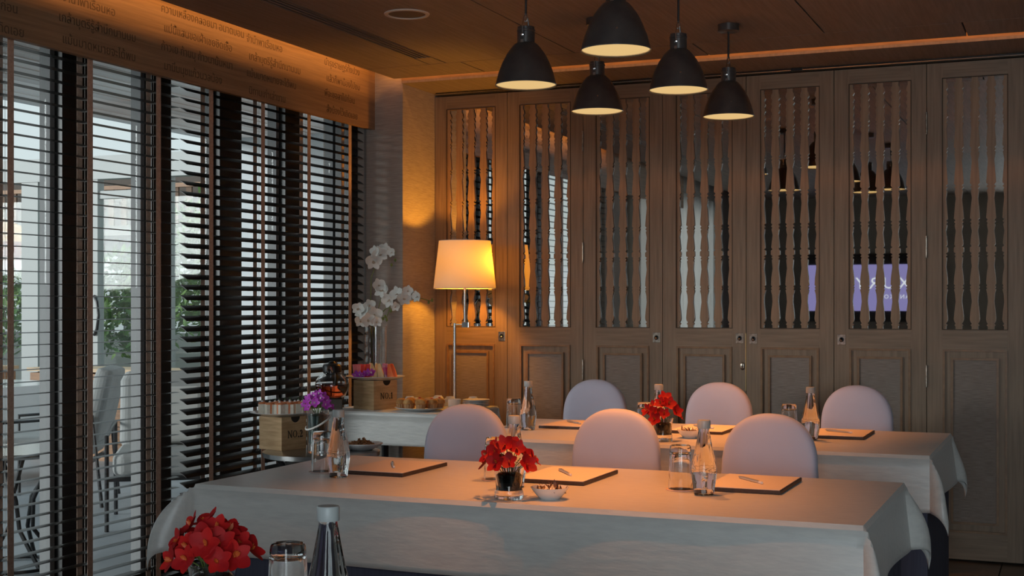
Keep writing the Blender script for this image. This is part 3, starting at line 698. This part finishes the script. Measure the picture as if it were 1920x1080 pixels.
FW = dict(w=('watermelon_stick', MB().box((-.011, -.011, 0), (.011, .011, .075)).mesh('watermelon_stick', M_wm), 'red watermelon stick standing on the fruit plate', 'watermelon'),
          m=('melon_wedge', wedge(.082, .030, .035, 0).mesh('melon_wedge', M_melon, True), 'pale orange melon wedge standing on the fruit plate', 'melon'),
          d=('dragonfruit_wedge', wedge(.08, .026, .03, 0).mesh('dragonfruit_wedge', M_drg, True), 'magenta skinned dragon fruit wedge on the fruit plate', 'fruit'),
          p=('papaya_wedge', wedge(.078, .034, .035, 0).mesh('papaya_wedge', M_pap, True), 'orange red papaya wedge on the fruit plate', 'papaya'))
for i, (a, b, k) in enumerate(fr):
    nm, me, lb, ct = FW[k]
    o = put(me, nm, None, spot(fx, fy, a, b, fz+.0105), (random.uniform(-.08, .08), random.uniform(-.10, .10) if k == 'w' else -.16+random.uniform(-.06, .06), radians(28)+random.uniform(-.4, .4)))
    CNT[k] = CNT.get(k, 0)+1; tag(o, lb+', '+['first', 'second', 'third', 'fourth', 'fifth'][CNT[k]-1]+' from its left', ct, nm.replace('_', ' ')+'s on the fruit plate')
for i, (a, b) in enumerate([(-.062, -.090), (-.040, -.098), (-.082, -.085), (-.018, -.092), (-.10, -.075)]):
    o = put(PB, 'orchid_blossom'); face(o, spot(fx, fy, a, b, fz+.028+(i % 2)*.012), (.2*(i-2)*.5-.1, -.9, .5), 1.0, i*1.3)
    tag(o, 'purple orchid blossom at the front of the fruit plate, %s' % ['left of centre', 'right of centre, raised', 'left, raised', 'rightmost', 'leftmost'][i], 'flower', 'purple orchid blossoms garnishing the fruit plate')
# --- teapot with stand
st = tag(MB().box((-.055, -.055, 0), (.055, .055, .06)).build('teapot_stand', noisy('stand_wood', (.13, .11, .09), (.2, .17, .14), .7, nscale=12), None, loc=(-3.63, 6.16, .7605), bevel=.004, rot=(0, 0, .5)), 'low grey wooden block under the glass teapot', 'stand')
tp = thing('teapot', (-3.63, 6.16, .821), 'round glass teapot of red tea with black collar behind the NO.1 crate', 'teapot', rz=1.9)
MB().lathe([(.0, .001), (.05, .0), (.072, .015), (.088, .045), (.092, .07), (.084, .10), (.062, .125), (.046, .135), (.044, .15), (.042, .15), (.043, .134), (.060, .122), (.081, .098), (.089, .07), (.085, .046), (.07, .018), (.05, .004), (0, .0035)], 56).build('glass_globe', M_glass, tp, smooth=True)
MB().lathe([(.0, .0055), (.048, .006), (.068, .020), (.083, .048), (.087, .070), (.086, .078), (0, .078)], 48).build('tea', mat('red_tea', (.85, .10, .02), .02, 0, Transmission_Weight=.9, IOR=1.33), tp, smooth=True)
MB().lathe([(.046, .138), (.05, .142), (.05, .172), (.044, .182), (.02, .188), (.014, .198), (0, .2)], 36).build('lid', M_black, tp, smooth=True)
MB().tube([(.05, 0, .165), (.09, 0, .185), (.125, 0, .16), (.125, 0, .10), (.10, 0, .06)], [.010, .011, .011, .010, .008], 10).build('handle', M_black, tp, smooth=True)
MB().tube([(-.045, 0, .15), (-.065, 0, .165), (-.078, 0, .17)], [.018, .014, .009], 10).build('spout', M_chrome, tp, smooth=True)
# --- muffins
mx, my = -3.17, 6.29
tag(plate(.135, .018).build('serving_plate', M_white, None, smooth=True, loc=(mx, my, .7605)), 'white plate of muffins on the corner buffet table', 'plate')
M_muf = noisy('muffin_crust', (.42, .19, .06), (.68, .38, .14), .8, nscale=30, bump=.6, dist=.004)
M_muf2 = noisy('muffin_paper', (.40, .20, .09), (.5, .27, .12), .7, (60, 60, 1), 3)
for i, (a, b) in enumerate([(-.1, 0), (-.062, -.052), (0, -.073), (.062, -.052), (.0, -.008), (.1, 0), (-.05, .05), (.05, .05)]):
    p = spot(mx, my, a, b, .7605+.0105)
    t = thing('muffin', p, 'small golden muffin, %s' % ['far left of the plate', 'front row, left', 'front row, middle', 'front row, right, with red berries', 'back middle, with red berries', 'far right, with red berries', 'back row, left', 'back row, right'][i], 'muffin', 'muffins on the white plate', i*1.1)
    MB().lathe([(.0, 0), (.021, 0), (.027, .028), (0, .028)], 28, ripple=lambda q, z: .04*cos(14*q)).build('case', M_muf2, t)
    MB().lathe([(.027, .027), (.031, .033), (.028, .045), (.018, .054), (0, .058)], 20, ripple=lambda q, z: .06*sin(3*q+i)+.03*sin(7*q)).build('crown', M_muf, t, smooth=True)
    if i in (3, 4, 5): MB().lathe([(0, 0), (.008, .003), (.006, .008), (0, .010)], 8, T(.004, 0, .052)).build('berry', mat('berry_red', (.5, .02, .04), .3), t, smooth=True)
# --- cups and saucers
def cupmesh(): return MB().lathe([(.040, 0), (.0405, .002), (.036, .022), (.028, .042), (.022, .048), (.021, .052), (.020, .052), (.0205, .048), (.0, .047), (.0, .044), (.025, .040), (.034, .021), (.0385, .0)], 40, capb=False, capt=False).mesh('bowl', M_white, True)
cupm = cupmesh(); chm = MB().tube([(.030, 0, .036), (.045, 0, .038), (.052, 0, .026), (.047, 0, .014), (.037, 0, .012)], .0035, 8).mesh('handle', M_white, True)
cups = [(-3.38, 6.58, 0, 'leftmost upturned white cup behind the muffins'), (-3.32, 6.51, .012, 'upturned white cup beside the leftmost one'), (-3.27, 6.71, .0, 'upturned white cup left of the lamp pole'), (-3.175, 6.665, -.0, 'upturned white cup against the lamp pole'), (-3.05, 6.70, .0, 'upturned white cup behind the saucer stack')]
for i, (x, y, dz, lab) in enumerate(cups):
    t = thing('cup', (x, y, .7605), lab, 'cup', 'upturned cups on the buffet table', i*1.3+.4)
    z = dz; put(cupm, 'bowl', t); put(chm, 'handle', t)
    t.location.z = .7605
sm_ = plate(.075, .010).mesh('saucer', M_white, True)
for k in range(5):
    tag(put(sm_, 'saucer', None, (-2.985+.001*k, 6.59, .7605+.0085*k)), 'white saucer, %s of the stack at the right end of the buffet table' % ['lowest', 'second from bottom', 'middle one', 'second from top', 'topmost'][k], 'saucer', 'stack of white saucers')
tag(MB().lathe([(.03, 0), (.034, .002), (.036, .045), (.034, .045), (.032, .004), (0, .004)], 32).build('sugar_pot', M_white, None, smooth=True, loc=(-3.105, 6.575, .7605)), 'small white pot between the cups and the saucer stack', 'pot')
# --- white orchids in tall vase
ov = thing('tall_orchid_vase', (-3.595, 6.58, .7605), 'tall clear cylinder vase of white moth orchids by the blinds', 'flower arrangement')
MB().lathe([(.060, 0), (.062, .003), (.062, .44), (.059, .44), (.059, .012), (0, .012)], 48).build('vase', M_glass, ov, smooth=True)
def at_o(px, py, Y):
    u = px-960; t = Y/(2298+.3875*u); return Vector(((-966+.9219*u)*t, Y, 1.31+(575-py)*t))
base = Vector((-3.595, 6.58, .7605))
def stemto(pts): MB().tube([tuple(p-base) for p in pts], .0024, 6).build('stem', M_stem, ov, smooth=True)
sb = Vector((-3.595, 6.58, .79))
s1 = [sb, at_o(694, 600, 6.58), at_o(696, 520, 6.56), at_o(712, 478, 6.56), at_o(735, 470, 6.54)]
s2 = [sb+Vector((.01, 0, 0)), at_o(700, 610, 6.58), at_o(715, 560, 6.55), at_o(745, 540, 6.52), at_o(790, 560, 6.48), at_o(812, 565, 6.48)]
s3 = [sb+Vector((-.01, 0, 0)), at_o(702, 620, 6.55), at_o(705, 585, 6.52), at_o(690, 570, 6.50), at_o(672, 590, 6.48)]
s4 = [at_o(705, 600, 6.56), at_o(722, 580, 6.54), at_o(732, 575, 6.52), at_o(724, 598, 6.50)]
for s_ in (s1, s2, s3, s4): stemto(s_)
wpos = [(713, 478, 1.0), (700, 490, 1.05), (721, 468, .75), (704, 472, .7), (735, 473, .6),
        (718, 545, 1.05), (730, 562, .95), (745, 552, .9), (757, 560, .9), (710, 535, .8), (770, 552, .8), (783, 556, .7), (765, 545, .65), (742, 575, .6),
        (682, 585, 1.1), (702, 590, 1.05), (672, 578, .8), (690, 600, .9), (676, 602, .8), (706, 603, .7), (693, 572, .8)]
rnd = random.Random(5)
for px, py, sc in wpos:
    p = at_o(px, py, 6.47+rnd.uniform(-.03, .04)); o = put(WB, 'blossom', ov)
    face(o, p-base, (rnd.uniform(-.3, .75), -.9, rnd.uniform(-.25, .35)), sc*1.08, rnd.uniform(-.4, .4))
for px, py in [(739, 474), (741, 488), (734, 497), (722, 594), (725, 600), (718, 598), (810, 563), (804, 567), (733, 583)]:
    MB().lathe([(0, -.010), (.006, -.004), (.007, .003), (.003, .010), (0, .012)], 10).build('bud', M_stem, ov, loc=at_o(px, py, 6.50)-base, smooth=True)
# --- round metal table
rt = thing('round_side_table', (-3.125, 5.21, 0), 'round metal side table with curved black legs beside the blinds', 'table')
MB().lathe([(.0, .636), (.255, .636), (.262, .638), (.264, .658), (.258, .660), (0, .660)], 72).build('tabletop', noisy('zinc', (.42, .42, .42), (.55, .55, .54), .28, nscale=6, metal=1), rt, smooth=True)
for k in range(4):
    a = pi/4+k*pi/2
    for da in (-.14, .14):
        pts = [(.20*cos(a+da), .20*sin(a+da), .636), (.13*cos(a+da), .13*sin(a+da), .52), (.045*cos(a+da*.5), .045*sin(a+da*.5), .38), (.05*cos(a), .05*sin(a), .2), (.2*cos(a), .2*sin(a), .02), (.22*cos(a), .22*sin(a), .006)]
        MB().tube(pts, .009, 8).build('leg', M_black, rt, smooth=True)
MB().tube([(.21*cos(2*pi*k/36), .21*sin(2*pi*k/36), .02) for k in range(36)], .007, 8, closed=True).build('foot_ring', M_black, rt, smooth=True)
sx_, sy_ = rot2((-3.275, 5.115), radians(74.5), .075, .075); sz_ = .6605+.150
tag(plate(.150, .018).build('serving_plate', M_white, None, smooth=True, loc=(sx_, sy_, sz_)), 'white plate of salmon sandwiches on top of the NO.2 crate', 'plate')
M_bread = noisy('bread', (.80, .74, .62), (.88, .83, .72), .85, nscale=60, bump=.2)
M_salm = noisy('salmon', (.78, .22, .08), (.88, .38, .18), .4, (30, 4, 4), 6)
br = MB()
for q in (-1, 1): br.box((q*.011-.008 if q > 0 else -.019, -.017, 0), (.019 if q > 0 else -.003, .017, .046))
brm = MB().box((-.019, -.017, 0), (-.0045, .017, .045)).box((.0045, -.017, 0), (.019, .017, .045)).mesh('bread', M_bread)
flm = MB().box((-.0045, -.0165, .001), (.0045, .0165, .046)).mesh('filling', M_salm)
tpm = MB().lathe([(.019, .0452), (.021, .048), (.016, .053), (.006, .055), (0, .055)], 14, ripple=lambda a, z: .1*sin(3*a)).mesh('salmon_topping', M_salm, True)
crm = MB().lathe([(.006, .0535), (.006, .058), (.002, .062), (0, .062)], 8).mesh('cream', M_white, True)
grm = MB().add(*petal(.010, .005, .6, 3, T(0, 0, .061) @ RY(-.9))).mesh('herb', M_leaf)
for i, (a, b) in enumerate([(-.092, -.01), (-.055, -.048), (-.01, -.062), (.035, -.045), (-.035, -.005), (.01, -.015), (.055, -.01), (.088, -.02), (-.02, .035), (.03, .03), (.068, .03)]):
    t = thing('sandwich', spot(sx_, sy_, a, b, sz_+.0105), 'small salmon finger sandwich, %s' % ['far left of the plate', 'front row, first from left', 'front row, middle', 'front row, right', 'middle row, left', 'middle row, centre', 'middle row, right', 'far right of the plate', 'back row, left', 'back row, middle', 'back row, right'][i], 'sandwich', 'salmon sandwiches on the plate', random.uniform(0, 3.1))
    for me in (brm, flm, tpm, crm, grm): put(me, me.name.split('.')[0], t)
# purple orchid glass
pv = thing('purple_orchid_vase', (-3.09, 5.12, .6605), 'purple orchids in a glass with dark green leaf and white ribbon', 'flower arrangement')
MB().lathe([(.045, 0), (.047, .003), (.050, .19), (.048, .19), (.044, .012), (0, .012)], 40).build('vase', M_glass, pv, smooth=True)
MB().lathe([(.0, .04), (.040, .045), (.0425, .12), (.042, .165), (.03, .172), (0, .175)], 32, ripple=lambda a, z: .03*sin(5*a+z*60)).build('leaf_lining', noisy('teal_leaf', (.01, .09, .07), (.02, .16, .12), .3, nscale=20), pv, smooth=True)
MB().tube([(.0525*cos(a), .0525*sin(a), (.135+.03*sin(a*1+.6))) for a in [2*pi*k/30 for k in range(30)]], .0045, 6, closed=True).build('ribbon', M_wpetal, pv, smooth=True)
rnd = random.Random(9)
for k in range(17):
    a = k*2.399; q = sqrt((k+.5)/17); r = .062*q; z = .262-.06*q*q
    p = Vector((r*cos(a), r*sin(a)-.01, z)); d = Vector((cos(a)*q, sin(a)*q-.6, .45))
    o = put(PB, 'blossom', pv); face(o, p, d, rnd.uniform(.8, 1.0), rnd.uniform(0, 6))
    MB().tube([(0, 0, .15), tuple(p*.6+Vector((0, 0, .08))), tuple(p)], .0012, 5).build('stem', M_stem, pv)
# nuts
nb = thing('nut_dish', (-2.97, 5.30, .6605), 'shallow white dish of mixed nuts on the round metal table', 'dish')
MB().lathe([(.0, .002), (.05, .0), (.055, .003), (.09, .022), (.098, .030), (.096, .032), (.086, .026), (.05, .007), (0, .006)], 48).build('dish', M_white, nb, smooth=True)
mb = MB()
for k in range(150):
    a = rnd.uniform(0, 6.28); r = .058*sqrt(rnd.random()); z = .016+.034*(1-r/.06)*rnd.random()+.008
    mb.lathe([(0, -.009), (.0035, -.005), (.004, .002), (.002, .008), (0, .009)], 6, T(r*cos(a), r*sin(a), z) @ Matrix.Rotation(rnd.uniform(0, 3), 4, (rnd.random(), rnd.random(), .3)))
mb.build('nuts', noisy('roast_nut', (.24, .09, .03), (.45, .22, .09), .5, nscale=50), nb, smooth=True)['kind'] = 'stuff'

# ================================================================== FLOOR LAMP
lx, ly = -3.205, 6.925
fl_ = thing('floor_lamp', (lx-.055, ly-.02, 0), 'brushed steel floor lamp with a tapered cream shade in the corner', 'floor lamp')
def rel(x, y, z): return (x-(lx-.055), y-(ly-.02), z)
MB().lathe([(.11, 0), (.112, .004), (.11, .014), (.02, .018), (0, .018)], 40).build('base', M_steel, fl_, smooth=True)
MB().tube([(0, 0, .015), (0, 0, 1.215)], .0095, 14).build('pole', M_steel, fl_, smooth=True)
MB().tube([(0, 0, 1.208), rel(lx-.005, ly, 1.208)], .006, 10).build('swing_arm', M_steel, fl_, smooth=True)
MB().box(rel(lx-.012, ly-.014, 1.19), rel(lx+.030, ly+.014, 1.222)).build('joint', M_chrome, fl_, bevel=.002)
MB().tube([rel(lx, ly, 1.22), rel(lx, ly, 1.44)], .008, 10).build('stem', M_steel, fl_, smooth=True)
msd = bpy.data.materials.new('lampshade_cloth'); msd.use_nodes = True; _t = msd.node_tree; _t.nodes.clear()
_d = _t.nodes.new('ShaderNodeBsdfDiffuse'); _d.inputs[0].default_value = (.80, .76, .68, 1); _r = _t.nodes.new('ShaderNodeBsdfTranslucent'); _r.inputs[0].default_value = (.80, .68, .45, 1)
_x = _t.nodes.new('ShaderNodeMixShader'); _x.inputs[0].default_value = .10; _o = _t.nodes.new('ShaderNodeOutputMaterial'); _t.links.new(_d.outputs[0], _x.inputs[1]); _t.links.new(_r.outputs[0], _x.inputs[2]); _t.links.new(_x.outputs[0], _o.inputs[0])
sh = MB().lathe([(.180, 1.414), (.148, 1.688)], 64, capb=False, capt=False).build('lamp_shade', msd, fl_, smooth=True, loc=rel(lx, ly, 0))
for r, z in ((.180, 1.415), (.148, 1.687)): MB().tube([(r*cos(2*pi*k/48), r*sin(2*pi*k/48), z) for k in range(48)], .0022, 6, closed=True).build('rim', M_white, sh, smooth=True)
sr = MB()
for k in range(3): sr.tube([(0, 0, 1.45), (.168*cos(k*2.1), .168*sin(k*2.1), 1.45)], .0018, 6)
sr.build('spider', M_steel, sh)
MB().lathe([(.012, 1.44), (.014, 1.46), (.014, 1.49)], 16).build('socket', M_white, sh)
lamp('floor_lamp_bulb', 'POINT', (lx+.085, ly+.03, 1.56), 20, (1, .385, .028), shadow_soft_size=.03)

# ================================================================== TELEVISION on the wall behind the camera (seen in the door mirrors)
tv = thing('television', (-2.16, -1.66, 1.533), 'wall television with a lilac screen, seen reversed in the door mirrors', 'television')
MB().box((-.82, -.03, -.40), (.82, .0, .40)).build('body', M_black, tv)
MB().box((-.765, .0005, -.273), (.765, .003, .273)).build('screen', emis('screen_lilac', (.26, .24, .52), 1), tv)
MI = Matrix(((-1, 0, 0, 0), (0, 0, 1, .0035), (0, 1, 0, 0), (0, 0, 0, 1)))
M_scr = emis('screen_text', (.85, .92, 1), 1)
text('LUXURY', 'lettering', tv, .19, M_scr, T(.28, 0, -.01) @ MI, align='CENTER', space=1.45)
text('BANGKOK', 'lettering', tv, .068, M_scr, T(.28, 0, -.128) @ MI, align='CENTER', space=1.3)
tag(MB().box((-1.0, 0, 0), (1.0, .38, .75)).build('sideboard', M_black, None, loc=(-2.26, -1.66, 0)), 'dark sideboard under the television, seen only in the door mirrors', 'sideboard')

# ================================================================== OUTSIDE
M_pave = noisy('terrace_paving', (.30, .32, .34), (.38, .40, .42), .5, nscale=2, detail=6, bump=.1)
M_pale = mat('pale_render', (.72, .74, .75), .8)
M_alu = mat('pale_aluminium', (.42, .42, .40), .45)
M_fab = noisy('outdoor_fabric', (.34, .34, .33), (.40, .40, .39), .85, nscale=6, bump=.2)
M_teak = noisy('teak', (.28, .13, .06), (.4, .2, .09), .5, (1, 1, 10), 6)
struct(MB().box((-30, -10, -.06), (-4.02, 40, -.015)), 'terrace_ground', M_pave)
cn = sempty('canopy_roof', (-5.35, 7.5, 2.75))
M_plk = noisy('canopy_plank', (.62, .50, .45), (.92, .90, .88), .6, (1, .3, 1), 2, 3, rnd=True)
pkm = MB().box((-.056, -6, 0), (.056, 6, .02)).mesh('plank', M_plk)
for k in range(22): put(pkm, 'plank', cn, (-1.26+.119*k, 0, .006*(k % 2)))
MB().box((-1.36, -6, -.03), (-1.32, 6, .12)).build('edge_beam', M_pale, cn)
MB().box((-1.32, -6, .03), (1.33, 6, .12)).build('deck', M_pale, cn)
struct(MB().box((-6.85, 9.6, 0), (-4.1, 9.8, 5)), 'wall_exterior', M_pale)
gp = thing('glass_pavilion', (-9.3, 11, 0), 'glass terrace pavilion with pale frames beyond the left blind', 'pavilion')
MB().box((-3, -.06, 2.62), (1.45, .06, 2.86)).build('beam', M_alu, gp)
for x, w in ((-2.2, .07), (-.82, .11), (0.03, .045), (.92, .05), (1.42, .04)): MB().box((x-w, -.05, 0), (x+w, .05, 2.62)).build('post', M_alu, gp)
MB().box((.075, -.03, 2.42), (.87, .03, 2.50)).build('door_rail', M_alu, gp); MB().box((.075, -.03, 0), (.87, .03, .25)).build('door_rail', M_alu, gp)
for x0, x1 in ((-2.12, -.94), (-.7, -.02), (.08, .86), (.98, 1.37)): MB().box((x0, -.004, .25), (x1, .004, 2.42)).build('pane', M_pane, gp)
MB().tube([(.04, -.06, 1.02), (.10, -.09, 1.08), (.12, -.09, 1.22), (.10, -.09, 1.36), (.04, -.06, 1.42)], .016, 8).build('handle', M_black, gp, smooth=True)
# building with lattice balcony behind
bb = thing('rear_building', (-12.5, 17, 0), 'far brown-railed building behind the glass pavilion', 'building')
MB().box((-5, 0, 0), (7, 3, 2.4)).build('lower_wall', mat('rb_grey', (.10, .11, .10), .8), bb)
MB().box((-5, -.6, 2.4), (7, 3, 2.55)).build('balcony_slab', mat('rb_slab', (.22, .2, .18), .8), bb)
MB().box((-5, 0, 2.55), (7, 3, 3.4)).build('upper_wall', mat('rb_dark', (.09, .065, .05), .7), bb)
pk = MB().box((-.05, 0, 0), (.05, .03, .55)).mesh('railing_post', mat('rb_rail', (.16, .09, .055), .7))
for k in range(50): put(pk, 'railing_post', bb, (-4.9+.24*k, -.6, 2.55))
MB().box((-5, -.62, 3.1), (7, -.55, 3.16)).build('handrail', M_teak, bb)
for k in range(6): MB().box((-4.4+2*k, -.01, .9), (-3.3+2*k, -.003, 2.1)).build('window', mat('rb_win', (.25, .28, .28), .3), bb)
# trees / shrubs
def tree(loc, h, r, lab, seed, n=900, trunk=.05, zc=None):
    t = thing('leafy_tree', loc, lab, 'tree'); rnd = random.Random(seed); mb = MB(); zc = zc or h*.65
    for k in range(n):
        a = rnd.uniform(0, 6.28); b = rnd.uniform(-1, 1); q = rnd.random()**.4
        c = Vector((r*q*cos(a)*sqrt(1-b*b), r*q*sin(a)*sqrt(1-b*b), zc+(h-zc)*q*b))
        v, f = petal(.12, .06, .3, 2, Matrix.Translation(c) @ Matrix.Rotation(rnd.uniform(0, 6), 4, (rnd.random()-.5, rnd.random()-.5, rnd.random()))); mb.add(v, f)
    mb.build('foliage', noisy('tree_leaf', (.05, .13, .03), (.22, .34, .08), .5, nscale=1.5, lo=.4, hi=.6), t)['kind'] = 'stuff'
    MB().tube([(0, 0, 0), (.03, 0, zc*.5), (0, .03, zc)], [trunk, trunk*.8, trunk*.5], 8).build('trunk', M_teak, t)
tree((-11.1, 13.9, 0), 2.1, .7, 'leafy shrub seen through the pavilion door', 1, 1500)
tree((-9.2, 12.9, 0), 2.7, .6, 'taller green tree seen past the right end of the pavilion', 2, 1600)
tree((-13.1, 14.4, 0), 1.9, .8, 'low shrub between the pavilion and the far building', 3, 1200)
# umbrellas
def umbrella(loc, r, zt, drop, m, lab):
    t = thing('patio_umbrella', loc, lab, 'umbrella')
    n = 8; v = [(0, 0, zt)]+[(r*cos(2*pi*k/n), r*sin(2*pi*k/n), zt-drop) for k in range(n)]+[(r*cos(2*pi*k/n), r*sin(2*pi*k/n), zt-drop-.16) for k in range(n)]
    f = [(0, k+1, (k+1) % n+1) for k in range(n)]+[(k+1, n+k+1, n+(k+1) % n+1, (k+1) % n+1) for k in range(n)]
    mb = MB(); mb.add(v, f); mb.m = [0]*n+[1]*n
    o = mb.build('canopy', m, t); sd = o.modifiers.new('thick', 'SOLIDIFY'); sd.thickness = .004
    MB().tube([(0, 0, 0), (0, 0, zt+.04)], .022, 10).build('pole', M_alu, t)
    MB().lathe([(.25, 0), (.25, .05), (.04, .08), (0, .08)], 24).build('base', M_black, t)
umbrella((-11.9, 12.1, 0), 1.0, 2.45, .40, [mat('orange_canvas', (.85, .38, .08), .8), mat('red_canvas', (.40, .05, .02), .8)], 'orange patio umbrella with red valance at the left edge')
umbrella((-8.6, 15.7, 0), 1.0, 2.35, .35, [mat('white_canvas', (.8, .8, .78), .8), mat('white_canvas', (.8, .8, .78), .8)], 'white patio umbrella behind the green tree')
# teak planters
for x, y, lab in ((-9.6, 9.2, 'long teak planter box left of the pavilion door'), (-7.7, 9.35, 'long teak planter box right of the pavilion door')):
    pt = thing('teak_planter', (x, y, 0), lab, 'planter')
    for k in range(5): MB().box((-.75, -.2, -.015+.15*k), (.75, .2, .13+.15*k)).build('plank', M_teak, pt)
    MB().box((-.77, -.22, .745), (.77, .22, .775)).build('lip', mat('teak_light', (.62, .42, .25), .5), pt)
# terrace seats
def armchair(loc, rz, lab):
    t = thing('terrace_armchair', loc, lab, 'armchair', 'grey terrace armchairs', rz)
    def slab(w, d, h, M, e=.05):
        r = []
        for k, (s, z) in enumerate([(.9, 0), (1, .12), (1, .88), (.9, 1)]):
            r.append([M @ Vector((x*s, y*s, z*h)) for x, y in [(-w/2, -d/2+e), (-w/2+e, -d/2), (w/2-e, -d/2), (w/2, -d/2+e), (w/2, d/2-e), (w/2-e, d/2), (-w/2+e, d/2), (-w/2, d/2-e)]])
        return MB().loft(r)
    slab(.60, .62, .14, T(0, -.05, .32)).build('seat_cushion', M_fab, t, bevel=.02)
    slab(.60, .12, .50, T(0, .24, .42) @ RX(-.22), .03).build('back_cushion', M_fab, t, bevel=.02)
    slab(.42, .10, .36, T(.02, .10, .47) @ RX(-.3), .03).build('scatter_cushion', mat('cream_cushion', (.58, .57, .54), .85), t, bevel=.02)
    for sx in (-1, 1):
        MB().tube([(sx*.33, -.34, .0), (sx*.33, -.34, .56), (sx*.33, .28, .60), (sx*.33, .34, 0)], .013, 8).build('leg_frame', M_black, t)
    for y in (-.3, .26): MB().box((-.33, y-.012, .29), (.33, y+.012, .315)).build('cross_rail', M_black, t)
    return t
armchair((-5.15, 6.75, -.015), radians(35), 'grey cushioned terrace armchair seen between the tapes of the left blind')
armchair((-6.35, 7.15, -.015), radians(-60), 'grey cushioned terrace armchair behind the round terrace table')
armchair((-4.75, 7.9, -.015), radians(10), 'grey cushioned terrace armchair beyond the tilted blind')
tt = thing('terrace_table', (-4.95, 5.25, -.015), 'round dark metal terrace table outside the left blind', 'table')
MB().lathe([(0, .575), (.30, .575), (.305, .585), (.30, .6), (0, .6)], 48).build('tabletop', M_steel, tt, smooth=True)
for k in range(6):
    a = k*pi/3; MB().tube([(.24*cos(a), .24*sin(a), .575), (.10*cos(a+.3), .10*sin(a+.3), .35), (.09*cos(a+.5), .09*sin(a+.5), .2), (.22*cos(a+.8), .22*sin(a+.8), .01)], .011, 8).build('leg', M_black, tt, smooth=True)
MB().tube([(.22*cos(2*pi*k/36), .22*sin(2*pi*k/36), .012) for k in range(36)], .009, 8, closed=True).build('foot_ring', M_black, tt)
wt = thing('clothed_terrace_table', (-7.6, 7.9, -.015), 'terrace table under a white cloth beyond the armchair', 'table')
MB().box((-.45, -.45, .71), (.45, .45, .73)).build('tabletop', M_teak, wt)
cloth(.9, .9, .5, 4).build('cloth', M_white, wt, smooth=True, loc=(0, 0, .735))
for sx in (-1, 1):
    for sy in (-1, 1): MB().tube([(sx*.38, sy*.38, 0), (sx*.38, sy*.38, .71)], .02, 8).build('leg', M_black, wt)
